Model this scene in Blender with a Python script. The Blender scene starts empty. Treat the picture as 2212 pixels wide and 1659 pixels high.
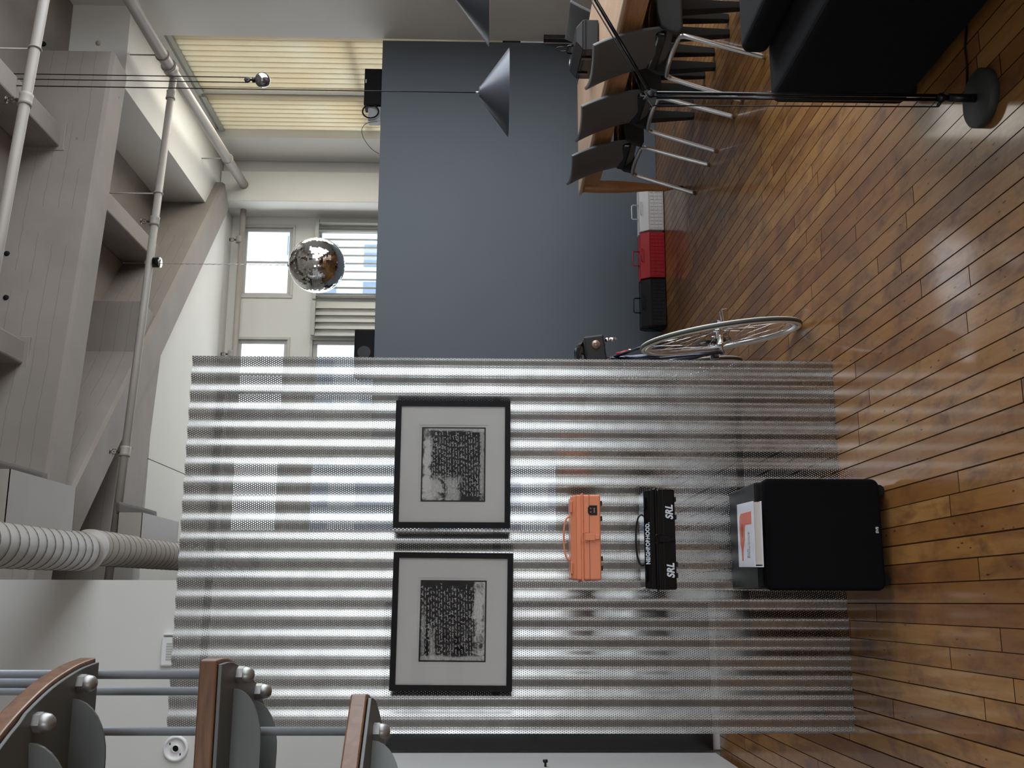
import bpy, math, random
from mathutils import Vector, Matrix
random.seed(7)
PI = math.pi
S = bpy.context.scene
COL = S.collection
# ------------------------------------------------------------------ camera
FPX = 2212.0
PSI, PIT, ROLL, EYE = math.radians(12.04), math.radians(1.37), .008, 1.30
f0 = Vector((math.sin(PSI), math.cos(PSI), 0)); rt = Vector((math.cos(PSI), -math.sin(PSI), 0)); zz = Vector((0, 0, 1))
FW = f0 * math.cos(PIT) - zz * math.sin(PIT)
DN = -(zz * math.cos(PIT) + f0 * math.sin(PIT))
UU = (rt * math.cos(ROLL) - DN * math.sin(ROLL)).normalized()
VV = (rt * math.sin(ROLL) + DN * math.cos(ROLL)).normalized()
cam = bpy.data.cameras.new('camera'); cam.lens = 36; cam.sensor_width = 36; cam.sensor_fit = 'HORIZONTAL'
cam.clip_start = .05; cam.clip_end = 200
co = bpy.data.objects.new('camera', cam); COL.objects.link(co)
# the phone was held sideways: the picture's x axis runs down in the room
m = Matrix(((VV.x, UU.x, -FW.x), (VV.y, UU.y, -FW.y), (VV.z, UU.z, -FW.z))).to_4x4()
m.translation = Vector((0, 0, EYE)); co.matrix_world = m
S.camera = co
# ------------------------------------------------------------------ world, lights, exposure
S.view_settings.view_transform = 'Standard'; S.view_settings.look = 'None'
S.view_settings.gamma = 1; S.view_settings.use_curve_mapping = False
S.view_settings.exposure = 0.70
W = bpy.data.worlds.new('sky'); S.world = W; W.use_nodes = True
bgn = W.node_tree.nodes['Background']; bgn.inputs[0].default_value = (.86, .93, 1, 1); bgn.inputs[1].default_value = 1.9

def area(name, loc, rot, sx, sy, power, color=(1, 1, 1)):
    l = bpy.data.lights.new(name, 'AREA'); l.shape = 'RECTANGLE'; l.size = sx; l.size_y = sy; l.energy = power; l.color = color
    o = bpy.data.objects.new(name, l); o.location = loc; o.rotation_euler = rot; COL.objects.link(o); return o
# fill lamps added at unseen right and rear openings; last two lamps at seen windows
for y0, pw in ((4.7, 36), (2.0, 30), (-.7, 15), (-3.4, 8)):
    area('window_daylight', (4.30, y0, 2.0), (0, PI / 2, 0), 2.9, 2.3, pw, (.96, .98, 1))
for x, sx in ((-2.45, 2.2), (3.45, 1.4)): area('rear_daylight', (x, -5.05, 1.7), (PI / 2, 0, 0), sx, 1.7, 22 * sx / 1.8, (.98, .98, 1))
area('blind_daylight', (4.33, 8.25, 2.75), (0, PI / 2, 0), 1.9, 1.3, 25, (1, .97, .88))
area('back_window_daylight', (2.2, 9.90, 2.9), (-PI / 2, 0, 0), 3.2, 1.5, 15, (.95, .98, 1))
# ------------------------------------------------------------------ helpers
def at_y(x, y, Y):
    d = FW * FPX + UU * (829.5 - y) + VV * (x - 1106); return Vector((0, 0, EYE)) + d * (Y / d.y)
def at_x(x, y, X):
    d = FW * FPX + UU * (829.5 - y) + VV * (x - 1106); return Vector((0, 0, EYE)) + d * (X / d.x)
def at_z(x, y, Z):
    d = FW * FPX + UU * (829.5 - y) + VV * (x - 1106); return Vector((0, 0, EYE)) + d * ((Z - EYE) / d.z)

def tag(o, label=None, cat=None, group=None, kind=None):
    if label: o['label'] = label
    if cat: o['category'] = cat
    if group: o['group'] = group
    if kind: o['kind'] = kind
    return o
def thing(name, label, cat, loc=(0, 0, 0), rz=0, group=None, kind=None):
    o = bpy.data.objects.new(name, None); COL.objects.link(o); o.empty_display_size = .1
    o.location = loc; o.rotation_euler = (0, 0, rz); return tag(o, label, cat, group, kind)

class MB:
    def __init__(s): s.v = []; s.f = []; s.sm = []; s.uv = {}
    def add(s, vs, fs, smooth=False):
        b = len(s.v); s.v += [tuple(v) for v in vs]
        for f in fs: s.f.append(tuple(i + b for i in f)); s.sm.append(smooth)
        return s
    def box(s, a, b):
        x0, y0, z0 = a; x1, y1, z1 = b
        return s.add([(x0, y0, z0), (x1, y0, z0), (x1, y1, z0), (x0, y1, z0), (x0, y0, z1), (x1, y0, z1), (x1, y1, z1), (x0, y1, z1)],
                     [(0, 3, 2, 1), (4, 5, 6, 7), (0, 1, 5, 4), (1, 2, 6, 5), (2, 3, 7, 6), (3, 0, 4, 7)])
    def hexa(s, lo, hi):      # two matching quads (lists of 4 points) joined into a solid
        n = len(lo)
        fs = [tuple(reversed(range(n))), tuple(range(n, 2 * n))] + [(i, (i + 1) % n, n + (i + 1) % n, n + i) for i in range(n)]
        return s.add(list(lo) + list(hi), fs)
    def prism(s, pts, z0, z1, axis='z', smooth=False):   # outline in the plane across the axis
        def P(p, h): return (p[0], p[1], h) if axis == 'z' else ((p[0], h, p[1]) if axis == 'y' else (h, p[0], p[1]))
        n = len(pts); b = len(s.v)
        s.v += [P(p, z0) for p in pts] + [P(p, z1) for p in pts]
        s.f.append(tuple(b + i for i in reversed(range(n)))); s.sm.append(False)
        s.f.append(tuple(b + n + i for i in range(n))); s.sm.append(False)
        for i in range(n): s.f.append((b + i, b + (i + 1) % n, b + n + (i + 1) % n, b + n + i)); s.sm.append(smooth)
        return s
    def tube(s, pts, r, seg=10, closed=False, caps=True, rr=None):
        pts = [Vector(p) for p in pts]; n = len(pts); b = len(s.v); up = None
        for i, p in enumerate(pts):
            if closed: t = pts[(i + 1) % n] - pts[i - 1]
            else: t = pts[min(i + 1, n - 1)] - pts[max(i - 1, 0)]
            t.normalize()
            if up is None: up = Vector((0, 0, 1)) if abs(t.z) < .9 else Vector((1, 0, 0))
            a = t.cross(up).normalized(); up = a.cross(t).normalized()
            R = rr[i] if rr else r
            for k in range(seg):
                c = 2 * PI * k / seg; q = p + (a * math.cos(c) + up * math.sin(c)) * R; s.v.append(tuple(q))
        for i in range(n if closed else n - 1):
            j = (i + 1) % n
            for k in range(seg):
                l = (k + 1) % seg; s.f.append((b + i * seg + k, b + i * seg + l, b + j * seg + l, b + j * seg + k)); s.sm.append(True)
        if caps and not closed:
            s.f.append(tuple(b + k for k in reversed(range(seg)))); s.sm.append(False)
            s.f.append(tuple(b + (n - 1) * seg + k for k in range(seg))); s.sm.append(False)
        return s
    def lathe(s, prof, seg=32, o=(0, 0, 0), axis='z', smooth=True):   # profile of (radius, height)
        b = len(s.v)
        for r, h in prof:
            for k in range(seg):
                c = 2 * PI * k / seg; x, y = r * math.cos(c), r * math.sin(c)
                p = (x, y, h) if axis == 'z' else ((x, h, -y) if axis == 'y' else (h, x, y))
                s.v.append((p[0] + o[0], p[1] + o[1], p[2] + o[2]))
        for i in range(len(prof) - 1):
            for k in range(seg):
                l = (k + 1) % seg; s.f.append((b + i * seg + k, b + i * seg + l, b + (i + 1) * seg + l, b + (i + 1) * seg + k)); s.sm.append(smooth)
        return s
    def grid(s, fn, nu, nv, smooth=True, closed_u=False):
        b = len(s.v)
        for i in range(nu + (0 if closed_u else 1)):
            for j in range(nv + 1): s.v.append(tuple(fn(i / nu, j / nv)))
        N = nu if closed_u else nu + 1
        for i in range(nu):
            for j in range(nv):
                a, c = b + i * (nv + 1) + j, b + ((i + 1) % N) * (nv + 1) + j
                s.f.append((a, c, c + 1, a + 1)); s.sm.append(smooth)
        return s
    def shell(s, fn, nu, nv, th, smooth=True):   # a curved sheet with thickness
        P = [[Vector(fn(i / nu, j / nv)) for j in range(nv + 1)] for i in range(nu + 1)]
        b = len(s.v); Q = []
        for i in range(nu + 1):
            for j in range(nv + 1):
                du = P[min(i + 1, nu)][j] - P[max(i - 1, 0)][j]; dv = P[i][min(j + 1, nv)] - P[i][max(j - 1, 0)]
                n = du.cross(dv)
                n = n.normalized() if n.length > 1e-12 else Vector((0, 0, 1))
                Q.append(P[i][j] + n * th)
        s.v += [tuple(p) for r in P for p in r] + [tuple(q) for q in Q]; M = (nu + 1) * (nv + 1)
        for i in range(nu):
            for j in range(nv):
                a, c = b + i * (nv + 1) + j, b + (i + 1) * (nv + 1) + j
                s.f.append((a, a + 1, c + 1, c)); s.f.append((a + M, c + M, c + 1 + M, a + 1 + M)); s.sm += [smooth, smooth]
        def rim(a, c): s.f.append((a, c, c + M, a + M)); s.sm.append(False)
        for i in range(nu):
            rim(b + i * (nv + 1), b + (i + 1) * (nv + 1)); rim(b + (i + 1) * (nv + 1) + nv, b + i * (nv + 1) + nv)
        for j in range(nv):
            rim(b + j + 1, b + j); rim(b + nu * (nv + 1) + j, b + nu * (nv + 1) + j + 1)
        return s
    def sphere(s, c, r, nu=24, nv=14, smooth=True, sc=(1, 1, 1)):
        b = len(s.v)
        for i in range(nv + 1):
            a = PI * i / nv
            for k in range(nu):
                g = 2 * PI * k / nu
                s.v.append((c[0] + sc[0] * r * math.sin(a) * math.cos(g), c[1] + sc[1] * r * math.sin(a) * math.sin(g), c[2] + sc[2] * r * math.cos(a)))
        for i in range(nv):
            for k in range(nu):
                l = (k + 1) % nu; s.f.append((b + i * nu + k, b + (i + 1) * nu + k, b + (i + 1) * nu + l, b + i * nu + l)); s.sm.append(smooth)
        return s
    def build(s, name, mat, parent=None, bevel=0, seg=2, loc=None, rot=None, subsurf=0):
        me = bpy.data.meshes.new(name); me.from_pydata(s.v, [], s.f); me.update()
        me.polygons.foreach_set('use_smooth', s.sm)
        if mat: me.materials.append(mat)
        o = bpy.data.objects.new(name, me); COL.objects.link(o)
        if parent: o.parent = parent
        if loc: o.location = loc
        if rot: o.rotation_euler = rot
        if bevel:
            bm = o.modifiers.new('b', 'BEVEL'); bm.width = bevel; bm.segments = seg; bm.limit_method = 'ANGLE'; bm.angle_limit = math.radians(40)
            bm.harden_normals = False
        if subsurf:
            ss = o.modifiers.new('s', 'SUBSURF'); ss.levels = subsurf; ss.render_levels = subsurf
        return o

def text(name, body, size, mat, parent, loc, rot=(PI / 2, 0, 0), sx=1, extrude=.0006, offset=0, shear=0, align='LEFT', sp=1):
    c = bpy.data.curves.new(name, 'FONT'); c.body = body; c.size = size; c.extrude = extrude; c.offset = offset; c.shear = shear
    c.align_x = align; c.space_character = sp; c.materials.append(mat)
    tmp = bpy.data.objects.new(name, c); COL.objects.link(tmp)
    me = bpy.data.meshes.new_from_object(tmp.evaluated_get(bpy.context.evaluated_depsgraph_get())); bpy.data.objects.remove(tmp)
    me.transform(Matrix.Diagonal((sx, 1, 1, 1)))
    if not me.materials: me.materials.append(mat)
    o = bpy.data.objects.new(name, me); COL.objects.link(o); o.parent = parent; o.location = loc; o.rotation_euler = rot
    return o

def smooth_path(P, n=8):
    P = [Vector(p) for p in P]; out = []
    for i in range(len(P) - 1):
        p0, p1, p2, p3 = P[max(i - 1, 0)], P[i], P[i + 1], P[min(i + 2, len(P) - 1)]
        for k_ in range(n):
            t_ = k_ / n; out.append(.5 * ((2 * p1) + (p2 - p0) * t_ + (2 * p0 - 5 * p1 + 4 * p2 - p3) * t_ ** 2 + (3 * p1 - p0 - 3 * p2 + p3) * t_ ** 3))
    out.append(P[-1]); return out
def copy_tree(o, parent=None):
    c = o.copy(); COL.objects.link(c); c.parent = parent
    for ch in list(o.children): copy_tree(ch, c)
    return c
# ------------------------------------------------------------------ materials
class N:
    def __init__(s, name):
        s.m = bpy.data.materials.new(name); s.m.use_nodes = True; s.t = s.m.node_tree; s.n = s.t.nodes; s.bs = s.n['Principled BSDF']; s.out = s.n['Material Output']
    def new(s, t, **kw):
        n = s.n.new(t)
        for k, v in kw.items(): setattr(n, k, v)
        return n
    def ln(s, a, b): s.t.links.new(a, b)
    def val(s, inp, v):
        if hasattr(v, 'type') and hasattr(v, 'node'): s.ln(v, inp)
        else: inp.default_value = v
    def math(s, op, a, b=0.0, c=None):
        n = s.new('ShaderNodeMath', operation=op); s.val(n.inputs[0], a); s.val(n.inputs[1], b)
        if c is not None: s.val(n.inputs[2], c)
        return n.outputs[0]
    def ramp(s, fac, stops, interp='LINEAR'):
        n = s.new('ShaderNodeValToRGB'); n.color_ramp.interpolation = interp
        e = n.color_ramp.elements
        while len(e) < len(stops): e.new(.5)
        for k, (p, c) in enumerate(stops): e[k].position = p; e[k].color = (*c, 1) if len(c) == 3 else c
        s.ln(fac, n.inputs[0]); return n.outputs[0]
    def noise(s, vec=None, scale=5, detail=2, rough=.5, dist=0):
        n = s.new('ShaderNodeTexNoise'); n.inputs['Scale'].default_value = scale; n.inputs['Detail'].default_value = detail
        n.inputs['Roughness'].default_value = rough; n.inputs['Distortion'].default_value = dist
        if vec is not None: s.ln(vec, n.inputs['Vector'])
        return n.outputs['Fac']
    def coord(s, kind='Object', scale=None, loc=None, rot=None):
        t = s.new('ShaderNodeTexCoord').outputs[kind]
        if scale or loc or rot:
            m = s.new('ShaderNodeMapping')
            if scale: m.inputs['Scale'].default_value = scale
            if loc: m.inputs['Location'].default_value = loc
            if rot: m.inputs['Rotation'].default_value = rot
            s.ln(t, m.inputs['Vector']); return m.outputs[0]
        return t
    def mix(s, fac, a, b, blend='MIX'):
        n = s.new('ShaderNodeMix', data_type='RGBA', blend_type=blend); s.val(n.inputs[0], fac)
        for i, v in ((6, a), (7, b)):
            if isinstance(v, tuple): n.inputs[i].default_value = (*v, 1) if len(v) == 3 else v
            else: s.ln(v, n.inputs[i])
        return n.outputs[2]
    def bump(s, h, st=.2, dist=.01):
        b = s.new('ShaderNodeBump'); b.inputs['Strength'].default_value = st; b.inputs['Distance'].default_value = dist
        s.ln(h, b.inputs['Height']); s.ln(b.outputs[0], s.bs.inputs['Normal'])

def mat(name, color, rough=.5, metal=0, var=.06, vs=6, spec=.5, bump=0, bs=60, coat=0, sheen=0):
    k = N(name); nz = k.noise(k.coord(), vs, 3)
    lo = tuple(c * (1 - var) for c in color); hi = tuple(min(1, c * (1 + var)) for c in color)
    k.ln(k.ramp(nz, [(.3, lo), (.7, hi)]), k.bs.inputs['Base Color'])
    k.bs.inputs['Roughness'].default_value = rough; k.bs.inputs['Metallic'].default_value = metal
    k.bs.inputs['Specular IOR Level'].default_value = spec; k.bs.inputs['Coat Weight'].default_value = coat
    if sheen: k.bs.inputs['Sheen Weight'].default_value = sheen
    if bump: k.bump(k.noise(k.coord(), bs, 2), bump, .002)
    return k.m
def lin(r, g, b):
    f = lambda c: (c / 255 / 12.92) if c / 255 <= .04045 else ((c / 255 + .055) / 1.055) ** 2.4
    return (f(r), f(g), f(b))

M = {}
M['farwall'] = None
M['wall'] = mat('white_paint', (.66, .66, .63), .75, var=.02, vs=2, bump=.05, bs=120)
def beam_mat():
    k = N('painted_timber'); c = k.coord(); sx = k.new('ShaderNodeSeparateXYZ'); k.ln(c, sx.inputs[0])
    base = k.ramp(k.noise(c, 3, 3), [(.3, (.215, .192, .172)), (.7, (.25, .225, .202))])
    wob = k.math('MULTIPLY', k.math('SUBTRACT', k.noise(k.coord(scale=(1.2, 1.2, .2)), 2, 4, .7), .5), .05); lines = None
    for z in (4.015, 4.105, 4.205, 4.31):
        d = k.math('ABSOLUTE', k.math('SUBTRACT', k.math('ADD', sx.outputs[2], wob), z)); l = k.math('LESS_THAN', d, .0016)
        lines = l if lines is None else k.math('MAXIMUM', lines, l)
    gate = k.math('GREATER_THAN', k.noise(k.coord(loc=(3, 1, 2)), 1.1, 2), .44)
    v = k.new('ShaderNodeTexVoronoi'); v.inputs['Scale'].default_value = 3.4; k.ln(c, v.inputs['Vector'])
    kn = k.math('LESS_THAN', k.math('ADD', v.outputs['Distance'], k.math('MULTIPLY', k.noise(c, 30, 2), .05)), .062)
    f = k.math('MULTIPLY', k.math('MAXIMUM', k.math('MULTIPLY', lines, gate), kn), .55)
    k.ln(k.mix(f, base, (.10, .085, .075)), k.bs.inputs['Base Color']); k.bs.inputs['Roughness'].default_value = .7
    k.bump(k.math('SUBTRACT', k.noise(c, 25, 3), lines), .25, .003); return k.m
M['beam'] = beam_mat()
M['pipe'] = mat('painted_pipe', (.31, .288, .262), .5, var=.05)
M['duct'] = mat('painted_duct', (.29, .268, .24), .5, var=.03)
M['black'] = mat('black_satin', (.007, .007, .008), .35, var=.1, spec=.35)
M['blackmatte'] = mat('black_matte', (.006, .006, .007), .75, var=.1, spec=.2)
M['blackgloss'] = mat('black_gloss', (.005, .006, .007), .14, var=.1, spec=.35)
M['chrome'] = mat('chrome', (.8, .8, .8), .12, 1, var=.03)
M['alu'] = mat('brushed_aluminium', (.62, .62, .62), .28, 1, var=.05)
M['steel'] = mat('grey_painted_steel', (.115, .125, .120), .45, var=.04)
M['nut'] = mat('zinc_nut', (.34, .34, .33), .38, .7, var=.05)
M['rod'] = mat('grey_rod', (.33, .37, .41), .35, .3, var=.03)
M['white'] = mat('white_enamel', (.78, .78, .78), .35, var=.02)
M['paper'] = mat('paper', (.80, .79, .77), .8, var=.02)
M['red'] = mat('red_enamel', (.40, .012, .020), .38, var=.04)
M['mirror'] = mat('mirror', (.82, .84, .84), .04, 1, var=.02)
M['frameblack'] = mat('black_lacquered_frame', (.004, .004, .005), .5, var=.1, spec=.2)

def ceiling_mat():
    k = N('painted_boards'); c = k.coord(); sx = k.new('ShaderNodeSeparateXYZ'); k.ln(c, sx.inputs[0])
    g = k.math('FRACT', k.math('DIVIDE', sx.outputs[0], .14))
    line = k.math('LESS_THAN', g, .03)
    base = k.ramp(k.noise(c, 3, 3), [(.3, (.20, .18, .16)), (.7, (.24, .217, .193))])
    k.ln(k.mix(line, base, (.22, .20, .18)), k.bs.inputs['Base Color']); k.bs.inputs['Roughness'].default_value = .75
    return k.m
M['boards'] = ceiling_mat(); M['farwall'] = mat('grey_plaster', (.50, .49, .475), .8)

def floor_mat():
    k = N('maple_floor'); c = k.coord(); sx = k.new('ShaderNodeSeparateXYZ'); k.ln(c, sx.inputs[0])
    X, Y = sx.outputs[0], sx.outputs[1]
    w = .0597
    q = k.math('DIVIDE', X, w); row = k.math('FLOOR', q); fx = k.math('FRACT', q)
    wn = k.new('ShaderNodeTexWhiteNoise', noise_dimensions='1D'); k.ln(row, wn.inputs['W'])
    L = k.math('MULTIPLY_ADD', wn.outputs['Value'], 1.2, 1.0)
    yo = k.math('MULTIPLY', wn.outputs['Value'], 37.3)
    qy = k.math('DIVIDE', k.math('ADD', Y, yo), L); cy = k.math('FLOOR', qy); fy = k.math('FRACT', qy)
    cb = k.new('ShaderNodeCombineXYZ'); k.ln(row, cb.inputs[0]); k.ln(cy, cb.inputs[1])
    w2 = k.new('ShaderNodeTexWhiteNoise', noise_dimensions='2D'); k.ln(cb.outputs[0], w2.inputs['Vector'])
    base = k.ramp(w2.outputs['Value'], [(0, (.25, .118, .040)), (.3, (.335, .172, .056)), (.6, (.38, .205, .070)), (.85, (.42, .24, .086)), (1, (.30, .138, .047))])
    # grain: stretched noise, offset per plank
    off = k.new('ShaderNodeVectorMath', operation='MULTIPLY_ADD'); k.ln(w2.outputs['Color'], off.inputs[0]); off.inputs[1].default_value = (9, 9, 9)
    k.ln(c, off.inputs[2])
    mp = k.new('ShaderNodeMapping'); mp.inputs['Scale'].default_value = (38, 3.2, 1); k.ln(off.outputs[0], mp.inputs['Vector'])
    gr = k.noise(mp.outputs[0], 2.2, 5, .6, .6)
    col = k.mix(k.ramp(gr, [(.25, (1, 1, 1)), (.75, (0, 0, 0))]), base, (.86, .66, .47), 'MULTIPLY')
    mf = k.new('ShaderNodeMapping'); mf.inputs['Scale'].default_value = (5, 2.2, 1); k.ln(off.outputs[0], mf.inputs['Vector'])
    fl = k.noise(mf.outputs[0], 2.0, 4, .65, .4)
    col = k.mix(k.ramp(fl, [(.47, (0, 0, 0)), (.56, (.35, .35, .35)), (.68, (.85, .85, .85))]), col, (.125, .050, .026))
    st = k.noise(k.coord(scale=(1, .6, 1)), 1.1, 4, .6)
    col = k.mix(k.ramp(st, [(.52, (0, 0, 0)), (.66, (.6, .6, .6))]), col, (.12, .055, .034))
    # dark dents and ink specks
    vo = k.new('ShaderNodeTexVoronoi'); vo.inputs['Scale'].default_value = 13
    ms = k.new('ShaderNodeMapping'); ms.inputs['Scale'].default_value = (2.6, .75, 1); k.ln(c, ms.inputs['Vector']); k.ln(ms.outputs[0], vo.inputs['Vector'])
    vd = k.math('ADD', vo.outputs['Distance'], k.math('MULTIPLY', k.noise(c, 90, 2), .12))
    spk = k.math('LESS_THAN', vd, .145)
    gate = k.math('GREATER_THAN', k.noise(c, 1.4, 2), .46)
    spk = k.math('MULTIPLY', k.math('MULTIPLY', spk, gate), .75)
    col = k.mix(spk, col, (.018, .014, .013))
    e1 = k.math('LESS_THAN', k.math('MINIMUM', fx, k.math('SUBTRACT', 1, fx)), k.math('MULTIPLY_ADD', wn.outputs['Value'], .026, .018))
    dy = k.math('MULTIPLY', k.math('MINIMUM', fy, k.math('SUBTRACT', 1, fy)), L)
    e2 = k.math('LESS_THAN', dy, .0022)
    gap = k.math('MAXIMUM', e1, e2)
    col = k.mix(k.math('MULTIPLY', gap, .92), col, (.012, .007, .005))
    k.ln(col, k.bs.inputs['Base Color'])
    k.ln(k.ramp(k.noise(c, 2.5, 3), [(.3, (.26,) * 3), (.75, (.42,) * 3)]), k.bs.inputs['Roughness'])
    k.ln(k.math('MULTIPLY', k.math('SUBTRACT', 1, gap), .34), k.bs.inputs['Coat Weight']); k.bs.inputs['Coat Roughness'].default_value = .08; k.ln(k.math('MULTIPLY', k.math('SUBTRACT', 1, gap), .25), k.bs.inputs['Specular IOR Level'])
    hgt = k.math('SUBTRACT', k.math('MULTIPLY', k.noise(k.coord(scale=(14, 2, 1)), 1.6, 2), .5), gap)
    k.bump(hgt, .22, .004)
    return k.m
M['floor'] = floor_mat()

def wood(name, c1, c2, rough=.4, scale=(3, 30, 30), rot=None):
    k = N(name); v = k.coord(scale=scale, rot=rot)
    g = k.noise(v, 1.5, 5, .6, 1.2)
    k.ln(k.ramp(g, [(.28, c1), (.5, tuple((a + b) / 2 for a, b in zip(c1, c2))), (.72, c2)]), k.bs.inputs['Base Color'])
    k.bs.inputs['Roughness'].default_value = rough; k.bump(g, .12, .002); return k.m
M['oak_y'] = wood('oiled_oak', (.30, .135, .052), (.50, .26, .115), .42, (30, 3, 30))
M['oaktop'] = wood('light_oak_top', (.46, .29, .185), (.60, .42, .29), .35, (26, 2.2, 26))
M['oak_z'] = wood('oiled_oak_leg', (.36, .15, .055), (.52, .25, .105), .38, (30, 30, 3))
M['tread'] = wood('walnut_tread', (.11, .052, .028), (.21, .105, .058), .3, (4, 40, 40))

def sheet_mat():
    k = N('perforated_galvanised_steel'); uv = k.coord('UV'); sx = k.new('ShaderNodeSeparateXYZ'); k.ln(uv, sx.inputs[0])
    a, h = sx.outputs[0], sx.outputs[1]; pa, ph = .00826, .00715
    def d(oa, oh):
        wa = k.math('WRAP', k.math('ADD', a, oa), pa / 2, -pa / 2); wh = k.math('WRAP', k.math('ADD', h, oh), ph, -ph)
        return k.math('SQRT', k.math('ADD', k.math('MULTIPLY', wa, wa), k.math('MULTIPLY', wh, wh)))
    dist = k.math('MINIMUM', d(0, 0), d(pa / 2, ph))
    hole = k.math('LESS_THAN', dist, .00172)
    # plain margin without holes along the vertical edges
    c = k.coord()
    nz = k.noise(c, 18, 4, .6)
    k.ln(k.ramp(nz, [(.3, (.34, .34, .33)), (.7, (.43, .427, .412))]), k.bs.inputs['Base Color'])
    k.bs.inputs['Metallic'].default_value = 1
    k.ln(k.ramp(k.noise(c, 7, 3), [(.3, (.30,) * 3), (.7, (.39,) * 3)]), k.bs.inputs['Roughness'])
    k.bump(k.noise(k.coord(scale=(6, 6, 1.5)), 3, 2), .06, .01)
    tr = k.new('ShaderNodeBsdfTransparent'); mx = k.new('ShaderNodeMixShader'); k.ln(hole, mx.inputs[0])
    k.ln(k.bs.outputs[0], mx.inputs[1]); k.ln(tr.outputs[0], mx.inputs[2]); k.ln(mx.outputs[0], k.out.inputs[0]); return k.m
M['sheet'] = sheet_mat()

def glass_mat(name='window_glass', tint=(.95, .98, 1)):
    k = N(name); fr = k.new('ShaderNodeFresnel'); fr.inputs[0].default_value = 1.45
    tr = k.new('ShaderNodeBsdfTransparent'); tr.inputs[0].default_value = (*tint, 1); gl = k.new('ShaderNodeBsdfGlossy'); gl.inputs['Roughness'].default_value = .02
    mx = k.new('ShaderNodeMixShader'); k.ln(fr.outputs[0], mx.inputs[0]); k.ln(tr.outputs[0], mx.inputs[1]); k.ln(gl.outputs[0], mx.inputs[2]); k.ln(mx.outputs[0], k.out.inputs[0])
    return k.m
M['glass'] = glass_mat(tint=(.985, .99, 1)); M['picglass'] = glass_mat('picture_glass', (1, 1, 1))

def blind_mat():
    k = N('cream_blind_vinyl'); d = k.new('ShaderNodeBsdfDiffuse'); t = k.new('ShaderNodeBsdfTranslucent')
    nz = k.ramp(k.noise(k.coord(), 2, 2), [(.3, (.95, .86, .68)), (.7, (.97, .92, .79))])
    k.ln(nz, d.inputs[0]); k.ln(nz, t.inputs[0]); mx = k.new('ShaderNodeMixShader'); mx.inputs[0].default_value = .55
    k.ln(d.outputs[0], mx.inputs[1]); k.ln(t.outputs[0], mx.inputs[2]); k.ln(mx.outputs[0], k.out.inputs[0]); return k.m
M['blind'] = blind_mat()
M['blindwhite'] = mat('off_white_blind', (.72, .72, .68), .5, var=.02)
# ------------------------------------------------------------------ the room
def struct(mb, name, mtl, **kw):
    o = mb.build(name, mtl, **kw); o['kind'] = 'structure'; return o
struct(MB().box((-5.2, -5.3, -.08), (4.9, 10.4, 0)), 'floor', M['floor'])
struct(MB().box((-5.2, -5.3, 4.42), (4.9, 10.4, 4.5)), 'ceiling', M['boards'])
RX = 4.36
# right wall near part with three unseen openings added to let in fill light (beside and behind the camera, out of frame)
w = MB(); ys = [-5.2, -4.6, -2.2, -1.9, .5, .8, 3.2, 3.5, 5.9, 7.38]
for i in range(0, 9):
    y0, y1 = ys[i], ys[i + 1]
    if i % 2 == 0: w.box((RX, y0, 0), (RX + .12, y1, 4.42))
    else: w.box((RX, y0, 0), (RX + .12, y1, .5)); w.box((RX, y0, 3.5), (RX + .12, y1, 4.42))
struct(w, 'wall_right', M['wall'])
w = MB(); w.box((4.44, 7.38, 0), (4.60, 7.50, 4.42)); w.box((4.44, 7.50, 0), (4.60, 9.45, 1.0)); w.box((4.44, 7.50, 3.92), (4.60, 9.45, 4.42))
w.box((4.44, 9.45, 0), (4.60, 10.22, 4.42)); w.box((4.36, 9.18, 0), (4.44, 9.72, 3.99))
struct(w, 'wall_right', M['wall'])
# column in the far corner and the recess beside it
struct(MB().box((3.905, 9.66, 0), (4.225, 10.1, 3.985)), 'column', M['wall'], bevel=.008)
struct(MB().box((4.20, 9.74, 0), (4.44, 10.1, 3.985)), 'wall_recess', M['wall'])
# low ceiling strips of plasterboard
struct(MB().box((3.70, 6.98, 3.99), (4.60, 10.1, 4.42)), 'soffit', M['wall'])
w = MB()
w.prism([(-1.2, 8.05), (1.09, 8.05), (1.09, 10.1), (-1.2, 10.1)], 3.955, 4.42); w.prism([(1.098, 8.05), (2.18, 8.05), (3.905, 9.60), (3.905, 10.1), (1.098, 10.1)], 3.955, 4.42)
struct(w, 'soffit', M['wall'])
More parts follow.
